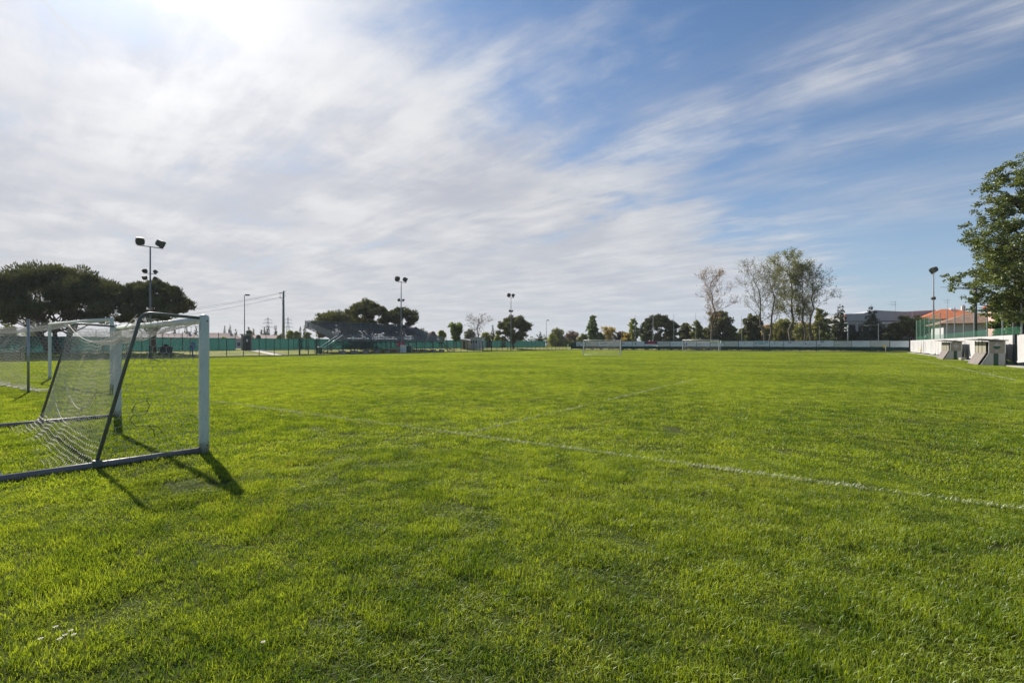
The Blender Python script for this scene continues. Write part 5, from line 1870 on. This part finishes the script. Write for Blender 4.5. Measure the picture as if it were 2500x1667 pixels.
def hz(top, d):
    return 1.6 + (HOR - top) * d / FX
def wz(px_, d):
    return px_ * d / FX

# umbrella pines at the left
d = 60.5
pine('largest umbrella pine, broad dark crown at the left edge', at(143, d, 0.56), hz(642, d) - .5, wz(140, d), hz(800, d) - 0.2, 34000, L_PINE, 21, 3, -0.6, 0.42)
d = 66
pine('umbrella pine beside the leftmost floodlight mast', at(376, d, 0.56), hz(684, d) - .5, wz(88, d), hz(802, d), 22000, L_PINE, 22, 1, 0.0, 0.42)
d = 106
pine('leftmost umbrella pine behind the grandstand', at(822, d, 0.62), hz(754, d) - .6, wz(64, d), hz(836, d), 12000, L_PINE2, 23, 1, 0, 0.5)
d = 101
pine('tallest umbrella pine behind the middle of the grandstand', at(906, d, 0.62), hz(734, d) - .6, wz(56, d), hz(826, d), 12000, L_PINE2, 24, 1, 0.6, 0.5)
d = 104
pine('umbrella pine behind the right end of the grandstand', at(980, d, 0.62), hz(746, d) - .6, wz(54, d), hz(832, d), 11000, L_PINE, 25, 1, 0.8, 0.5)
d = 130
pine('single squat pine by the third floodlight mast', at(1254, d, 0.5), hz(771, d) - .5, wz(46, d), 1.9, 12000, L_PINE2, 26, 1, 0.9, 0.5)
# middle distance
d = 118
broadleaf('small yellow green sapling at the right end of the grandstand', at(1079, 113, 0.62), hz(806, 113) - .6, wz(12, d), 1.6, 1800, L_LIME, 31, 0.32, 'round')
broadleaf('round mid green tree left of the grey kiosk', at(1114, 117, 0.62), hz(789, 117) - .6, wz(24, 117), 1.9, 3800, L_GREEN, 32, 0.42, 'vase', spiky=0.6, aspect=0.35)
sparse_tree('small bare tree above the grey kiosk', at(1168, 122, 0.62), hz(762, 122) - .6, 1.5, 33, L_OLIVE, 260, M_BARK, 0.34, 0.0, 0.25, None, 0.02, 5, 'bare_tree')
conifer('little dark cedar between the kiosk and the squat pine', at(1203, 150, 0.5), hz(798, 150), wz(12, 150), 900, L_DARK, 34, 0.8, 0.45, None, 7)
d = 135
broadleaf('yellow green shrub just right of the kiosk', at(1187, d, 0.5), hz(815, d), wz(15, d), 0.6, 2200, L_LIME, 35, 0.36, 'round', name='shrub', group='pale shrubs beyond the green screen')
broadleaf('yellow green shrub under the squat pine', at(1215, d + 6, 0.5), hz(820, d), wz(13, d), 0.6, 1600, L_LIME, 36, 0.36, 'round', name='shrub', group='pale shrubs beyond the green screen')
broadleaf('grey green tree behind the small bare tree', at(1148, 170, 0.3), hz(806, 170), wz(20, 170), 1.0, 2000, L_GREY, 37, 0.5, 'round')
broadleaf('grey green tree at the right foot of the grandstand', at(1025, 150, 0.4), hz(806, 150), wz(28, 150), 0.8, 2600, L_GREY, 38, 0.45, 'round')
broadleaf('brownish shrub between the grandstand and the sapling', at(1056, 145, 0.4), hz(812, 145), wz(14, 145), 0.8, 1500, L_BROWN, 39, 0.4, 'round', name='shrub')
conifer('dark pointed fir left of the slim lamp post', at(1319, 165), hz(809, 165), wz(14, 165), 1500, L_DARK, 40, 0.3, 0.55, None, 9)
broadleaf('bright green shrub at the foot of the dark fir', at(1321, 170), hz(827, 170), wz(9, 170), 0.3, 900, L_LIME, 41, 0.36, 'round', name='shrub')
broadleaf('rounded yellow green tree right of the slim lamp post', at(1361, 178), hz(801, 178), wz(24, 178), 0.8, 2800, L_OLIVE, 42, 0.45, 'round')
broadleaf('low lime shrub in front of the rounded yellow green tree', at(1349, 172), hz(815, 172), wz(16, 172), 0.4, 1800, L_LIME, 43, 0.36, 'round', name='shrub')
broadleaf('violet brown tree left of the first banner', at(1398, 180), hz(808, 180), wz(26, 180), 0.8, 2200, L_BROWN, 44, 0.4, 'round', shell=0.2)
broadleaf('low lime hedge bush behind the pale corner flag', at(1386, 176), hz(829, 176), wz(22, 176), 0.2, 1500, L_LIME, 45, 0.36, 'round', name='shrub')
# behind the end fence
broadleaf('slender light green tree over the lone junior goal', at(1447, 140), hz(769, 140), wz(20, 140), 1.0, 2600, L_GREEN, 50, 0.42, 'tall', shell=0.3)
broadleaf('russet leaved tree behind the lone junior goal', at(1487, 143), hz(796, 143), wz(22, 143), 1.6, 1500, L_GOLD, 51, 0.36, 'vase', shell=0.3)
broadleaf('low brown shrub right of the russet tree', at(1515, 141), hz(808, 141), wz(20, 141), 0.4, 2000, L_BROWN, 52, 0.36, 'round', name='shrub')
broadleaf('yellow green tree at the left side of the dark round pine', at(1546, 138), hz(776, 138), wz(19, 138), 0.8, 2600, L_LIME, 53, 0.4, 'tall')
pine('dark round pine behind the red and navy banner', at(1609, 136), hz(766, 136), wz(49, 136), 1.7, 15000, L_DARK, 54, 1, 0, 0.5)
broadleaf('dark tree between the round pine and the bare tree', at(1673, 140), hz(788, 140), wz(22, 140), 1.2, 3200, L_MOSS, 55, 0.42, 'round')
broadleaf('pale olive tree low left of the bare tree', at(1703, 134), hz(782, 134), wz(24, 134), 0.6, 3200, L_OLIVE, 56, 0.4, 'round')
broadleaf('small purple dark shrub left of the far goal', at(1658, 128), hz(826, 128), wz(9, 128), 0.3, 900, L_DARK, 57, 0.3, 'round', name='shrub')
sparse_tree('lone tall bare tree left of the plane trees', at(1737, 127), hz(652, 127), 1.0, 58, L_RUST, 2600, M_PLBARK, 0.32, 0.0, 0.24, 'half bare tall trees', 0.026, 6)
broadleaf('big dark bushy tree at the foot of the lone bare tree', at(1759, 132), hz(758, 132), wz(48, 132), 0.8, 8500, L_MOSS, 59, 0.46, 'round')
broadleaf('dark bushy tree over the red building', at(1838, 134), hz(768, 134), wz(33, 134), 1.4, 6000, L_MOSS, 60, 0.46, 'round')
broadleaf('pale green shrub left of the red building', at(1805, 128), hz(815, 128), wz(16, 128), 0.3, 1600, L_OLIVE, 61, 0.34, 'round', name='shrub')
sparse_tree('leftmost bare plane tree leaning to the left', at(1868, 126), hz(632, 126), 1.0, 62, L_OLIVE, 2000, M_PLBARK, 0.40, -2.6, 0.24, 'half bare tall trees', 0.026, 6)
sparse_tree('bare plane tree with a kinked dark trunk', at(1879, 124), hz(635, 124), 0.85, 63, L_OLIVE, 3200, M_BARK, 0.36, 1.2, 0.24, 'half bare tall trees', 0.026, 6)
sparse_tree('tallest plane tree, thin green leaves to its top', at(1932, 128), hz(609, 128), 0.85, 64, L_OLIVE, 12500, M_PLBARK, 0.30, -0.4, 0.28, 'half bare tall trees', 0.026, 6)
sparse_tree('plane tree with a russet green tuft right of the tallest', at(1966, 127), hz(642, 127), 0.8, 65, L_OLIVE, 6000, M_PLBARK, 0.34, -1.0, 0.28, 'half bare tall trees', 0.026, 6)
sparse_tree('rightmost plane tree, leafy on its right flank', at(1980, 125), hz(645, 125), 0.95, 66, L_OLIVE, 6500, M_BARK, 0.34, 0.6, 0.28, 'half bare tall trees', 0.026, 6, low=lambda z: 1.25 - 1.3 * z)
broadleaf('olive thicket tree left behind the plane trunks', at(1915, 138), hz(778, 138), wz(34, 138), 1.8, 3800, L_OLIVE, 67, 0.4, 'round', shell=0.2)
broadleaf('olive thicket tree right behind the plane trunks', at(1960, 140), hz(788, 140), wz(30, 140), 1.6, 3200, L_OLIVE, 68, 0.4, 'round', shell=0.2)
broadleaf('dense dark olive tree left of the dark spruce', at(2002, 133), hz(752, 133), wz(24, 133), 1.2, 4200, L_OLIVE, 69, 0.42, 'tall')
conifer('dark spruce left of the grey building', at(2052, 124), hz(742, 124), wz(27, 124), 5200, L_DARK, 70, 1.6, 0.42, None, 12, 0.1, power=0.55)
conifer('blue green cedar in front of the grey building', at(2127, 117), hz(744, 117), wz(40, 117), 8500, leaf_mat('cedar needles', (0.030, 0.042, 0.030), (0.085, 0.105, 0.075), 0.25, 0.05), 71, 0.8, 0.42, None, 12, 0.12, power=0.75)
pine('low round pine hugging the corner of the white wall', at(2222, 112), hz(770, 112), wz(52, 112), 1.3, 12000, L_PINE2, 72, 1, 0, 0.45)
for k, (px_, top, w_, lm, lab) in enumerate([
    (1424, 815, 16, L_OLIVE, 'low olive shrub left of the slender light green tree'), (1466, 812, 18, L_GREEN, 'green shrub between the slender and the russet tree'),
    (1530, 812, 16, L_GOLD, 'golden shrub left of the dark round pine'), (1575, 800, 20, L_GREEN, 'green shrub under the left side of the dark round pine'),
    (1640, 806, 20, L_OLIVE, 'olive shrub under the right side of the dark round pine'), (1690, 808, 22, L_LIME, 'bright shrub behind the left half of the far goal'),
    (1722, 800, 24, L_OLIVE, 'olive shrub behind the right half of the far goal'), (1786, 796, 24, L_GREEN, 'green shrub right of the big dark bushy tree'),
    (1812, 802, 18, L_OLIVE, 'olive shrub left of the tree over the red building'), (1872, 800, 18, L_OLIVE, 'olive shrub at the foot of the kinked plane trunk'),
    (1893, 788, 20, L_GREEN, 'green shrub just right of the kinked plane trunk'), (1985, 790, 24, L_OLIVE, 'olive shrub at the foot of the rightmost plane tree'),
    (2020, 778, 22, L_GREEN, 'green tree squeezed left of the dark spruce'), (2085, 806, 18, L_DARK, 'dark shrub between the spruce and the cedar'), (2168, 800, 20, L_DARK, 'dark shrub between the cedar and the low round pine')]):
    d = 131 + (k * 7) % 12 if px_ < 2040 else 122
    broadleaf(lab, at(px_, d), hz(top, d), wz(w_, d), 0.4, 1900, lm, 200 + k, 0.36, 'round', name='shrub', shell=0.3, group='undergrowth behind the end fence')
# behind the green screen at the left
cyp = [(426, 796, 'narrow cypress seen through the near goal net, left one'), (455, 790, 'narrow cypress seen through the near goal net, middle one'), (478, 794, 'narrow cypress beside the near post'),
       (549, 796, 'shorter cypress of the pair left of the lamp post'), (561, 790, 'taller cypress of the pair left of the lamp post'), (576, 803, 'stubby cypress left of the lamp post'),
       (607, 797, 'thin cypress just right of the lamp post'), (619, 803, 'small reddish brown cypress right of the doorway'), (638, 804, 'small cypress midway to the left pylon'), (646, 799, 'thin cypress below the left pylon'),
       (654, 793, 'thick cypress at the foot of the left pylon'), (673, 794, 'cypress left of the concrete power pole'), (733, 797, 'cypress of the pair left of the grandstand, nearer the pole'), (743, 796, 'cypress of the pair left of the grandstand, nearer the stand')]
for k, (px_, top, lab) in enumerate(cyp):
    d = 205 + (k * 37) % 40
    conifer(lab, at(px_, d), hz(top, d), wz(5.0 + (k % 3), d), 420, L_BROWN if k == 7 else L_DARK, 80 + k, 0.3, 0.7, 'far cypresses beyond the green screen', 8, -0.3, 'cypress_tree', 0.45)
for k, (px_, top, w_, lab, lm) in enumerate([(708, 806, 12, 'yellow green tree just right of the concrete power pole', L_LIME), (724, 808, 13, 'olive tree between the power pole and the grandstand', L_OLIVE), (752, 810, 12, 'olive tree against the left flank of the grandstand', L_OLIVE), (546, 822, 9, 'small lime bush above the green screen by the white cottage', L_LIME), (630, 818, 10, 'dark bush above the green screen by the long cottage', L_DARK), (682, 818, 11, 'olive bush at the foot of the power pole', L_OLIVE), (608, 806, 12, 'loose grey tree behind the doorway', L_GREY), (20, 792, 26, 'olive tree behind the screen at the left edge', L_OLIVE), (85, 800, 24, 'yellow olive tree under the largest pine', L_LIME)]):
    d = 130 + (k * 13) % 30
    broadleaf(lab, at(px_, d, 0.3), hz(top, d) - .3, wz(w_, d), 0.5, 1600, lm, 120 + k, 0.42, 'round', shell=0.3)

# low belt of far trees along the horizon
def far_belt():
    rng = np.random.default_rng(3)
    lobes = []
    for px_ in np.arange(-900, 3400, 9.0):
        d = 330 + 60 * math.sin(px_ * 0.013) + rng.uniform(-20, 20)
        p = at(px_, d)
        h = rng.uniform(2.6, 6.0) * (1.15 if px_ > 1000 else 0.95)
        lobes.append((p.x, p.y, h * 0.45, rng.uniform(2.6, 4.2), h * 0.6))
    me = leaf_cloud('far_trees', lobes, 42000, 1.1, 9, 0.7, 0.2)
    o = obj('far_trees', me, L_GREY)
    o['kind'] = 'stuff'
    tag(o, 'low far belt of hazy trees along the horizon', 'trees')
far_belt()

# big tree at the right
def big_tree():
    rng = random.Random(77)
    base = P(-13.6, 53.5)
    t = thing('oak_tree', 'big leafy tree overhanging the white wall at the right edge', 'tree', base, 0.0)
    mb = MB()
    lobes = []
    # local axes = world; -X reaches back over the pitch side of the picture
    spec = [(-5.9, -0.8, 5.6, 1.3), (-6.7, 0.4, 6.3, 0.95), (-4.5, -1.2, 6.0, 1.6), (-3.0, 0.5, 6.6, 1.8), (-4.9, -0.6, 7.2, 1.2),
            (-3.6, -1.0, 8.6, 1.6), (-2.6, 0.8, 9.8, 1.8), (-4.0, 0.0, 9.9, 1.1), (-1.6, -1.0, 11.0, 1.9), (-3.3, 0.3, 11.6, 1.2), (-2.9, -0.4, 12.9, 1.3),
            (-1.2, 0.6, 13.4, 1.8), (-1.9, 0.0, 14.5, 1.1), (0.3, 0.0, 15.0, 1.8), (0.5, -1.6, 12.0, 2.2), (1.0, 1.5, 9.5, 2.4), (-0.6, 1.2, 8.0, 2.2),
            (2.8, 0.0, 13.0, 2.2), (3.6, -1.0, 10.0, 2.4), (3.2, 1.0, 7.0, 2.4), (0.4, -2.0, 6.6, 2.0), (-1.6, -1.5, 6.0, 1.7), (-5.2, 0.0, 4.5, 0.9), (-2.6, -0.6, 4.4, 1.3), (-4.0, -0.4, 4.1, 1.1), (-1.2, 0.6, 4.2, 1.5)]
    limb(mb, (0, 0, -0.2), (0.2, 0, 4.4), 0.42, 0.34, rng, 5, 0.02, 10)
    limb(mb, (0.2, 0, 4.4), (0.4, 0.2, 13.0), 0.30, 0.06, rng, 6, 0.03, 8)
    spec = [((x - 0.9 if x < 0 else x) - (0.9 if z > 8 else 0.0), y, z, r * 1.26) for x, y, z, r in spec]
    for x, y, z, r in spec:
        lobes.append((x, y, z, r, r * 0.8))
        zs = max(3.2, min(11.0, z * 0.62))
        limb(mb, (0.25, 0.05, zs), (x, y, z), 0.11, 0.03, rng, 5, 0.04, 6)
        for q in range(4):
            limb(mb, (x * 0.75, y * 0.75, zs + (z - zs) * 0.75), (x + rng.uniform(-r, r) * 0.6, y + rng.uniform(-r, r) * 0.6, z + rng.uniform(-r, r) * 0.5), 0.035, 0.012, rng, 3, 0.06, 4)
    obj('trunk', mb.mesh('trunk', True), M_BARK, t)
    # leaves gathered in sprays
    small = []
    for x, y, z, r in spec:
        for q in range(int(11 * r)):
            a = [rng.gauss(0, 1) for _ in range(3)]
            l = math.sqrt(sum(c_ * c_ for c_ in a))
            s = r * rng.uniform(0.45, 1.0) / l
            small.append((x + a[0] * s, y + a[1] * s, z + a[2] * s * 0.8, r * rng.uniform(0.22, 0.36), r * rng.uniform(0.14, 0.24)))
    obj('crown', leaf_cloud('crown', small, 120000, 0.145, 7, 0.62, 0.1), L_BIG, t)
big_tree()
d = 52
broadleaf('bright green low tree behind the wall under the big tree', at(2462, d), hz(716, d), wz(48, d), 2.0, 8000, L_GREEN, 140, 0.26, 'round', shell=0.25)
broadleaf('second low tree behind the wall, cut by the right edge', at(2505, d - 6), hz(725, d), wz(44, d), 2.0, 7000, L_GREEN, 141, 0.26, 'round', shell=0.25)
broadleaf('dark tree behind the orange roofed house', at(2300, 150), hz(782, 150), wz(26, 150), 1.0, 2400, L_DARK, 142, 0.45, 'round')

# ------------------------------------------------------------------ small things in the lawn
def daisy(label, X, Y, seed):
    rng = random.Random(seed)
    d = EYE * FX / (Y - HOR)
    p = at(X, d)
    t = thing('daisy', label, 'flower', p, rng.uniform(0, 6), 'daisies in the near lawn')
    h = 0.062
    obj('stem', MB().tube([(0, 0, 0), (0.004, 0.0, h)], 0.0012, 5), L_GREEN, t)
    mb = MB()
    n = 13
    for k in range(n):
        a = 2 * math.pi * k / n
        a2 = a + 0.20
        am = a + 0.10
        R_ = 0.0125 * rng.uniform(0.9, 1.1)
        mb.quad((0.004 + 0.003 * math.cos(am), 0.003 * math.sin(am), h), (0.004 + R_ * 0.7 * math.cos(a), R_ * 0.7 * math.sin(a), h + 0.003), (0.004 + R_ * math.cos(am), R_ * math.sin(am), h + 0.002), (0.004 + R_ * 0.7 * math.cos(a2 + .1), R_ * 0.7 * math.sin(a2 + .1), h + 0.003))
    pe = obj('petals', mb, mat('daisy petals', (0.82, 0.80, 0.80), 0.7), t)
    pe['kind'] = 'stuff'
    obj('eye', MB().tube([(0.004, 0, h + 0.001), (0.004, 0, h + 0.004)], [0.004, 0.002], 8), M_PRINTY, t)
daisy('daisy standing apart above its little group, bottom left', 133, 1558, 1)
daisy('upper right daisy of the little group, bottom left', 172, 1566, 2)
daisy('right daisy of the little group, bottom left', 178, 1578, 3)
daisy('middle daisy of the little group, bottom left', 157, 1579, 4)
daisy('lower daisy of the little group, bottom left', 148, 1587, 5)
daisy('leftmost daisy of the little group, bottom left', 101, 1586, 6)
daisy('single daisy right of the shadow of the near post', 743, 1201, 7)
daisy('single daisy near the bottom edge, left of the middle', 641, 1597, 8)

# ------------------------------------------------------------------ thin summer haze
hb = MB().box(-905, 905, -905, 905, -1.0, 30.0)
hz_o = obj('haze', hb, None)
hz_o['kind'] = 'stuff'
hm = bpy.data.materials.new('thin haze')
hm.use_nodes = True
hm.node_tree.nodes.clear()
_o = hm.node_tree.nodes.new('ShaderNodeOutputMaterial')
_v = hm.node_tree.nodes.new('ShaderNodeVolumePrincipled')
_v.inputs['Color'].default_value = (0.80, 0.86, 0.95, 1)
_v.inputs['Density'].default_value = 0.00016
_v.inputs['Anisotropy'].default_value = 0.3
hm.node_tree.links.new(_v.outputs[0], _o.inputs['Volume'])
hz_o.data.materials.append(hm)
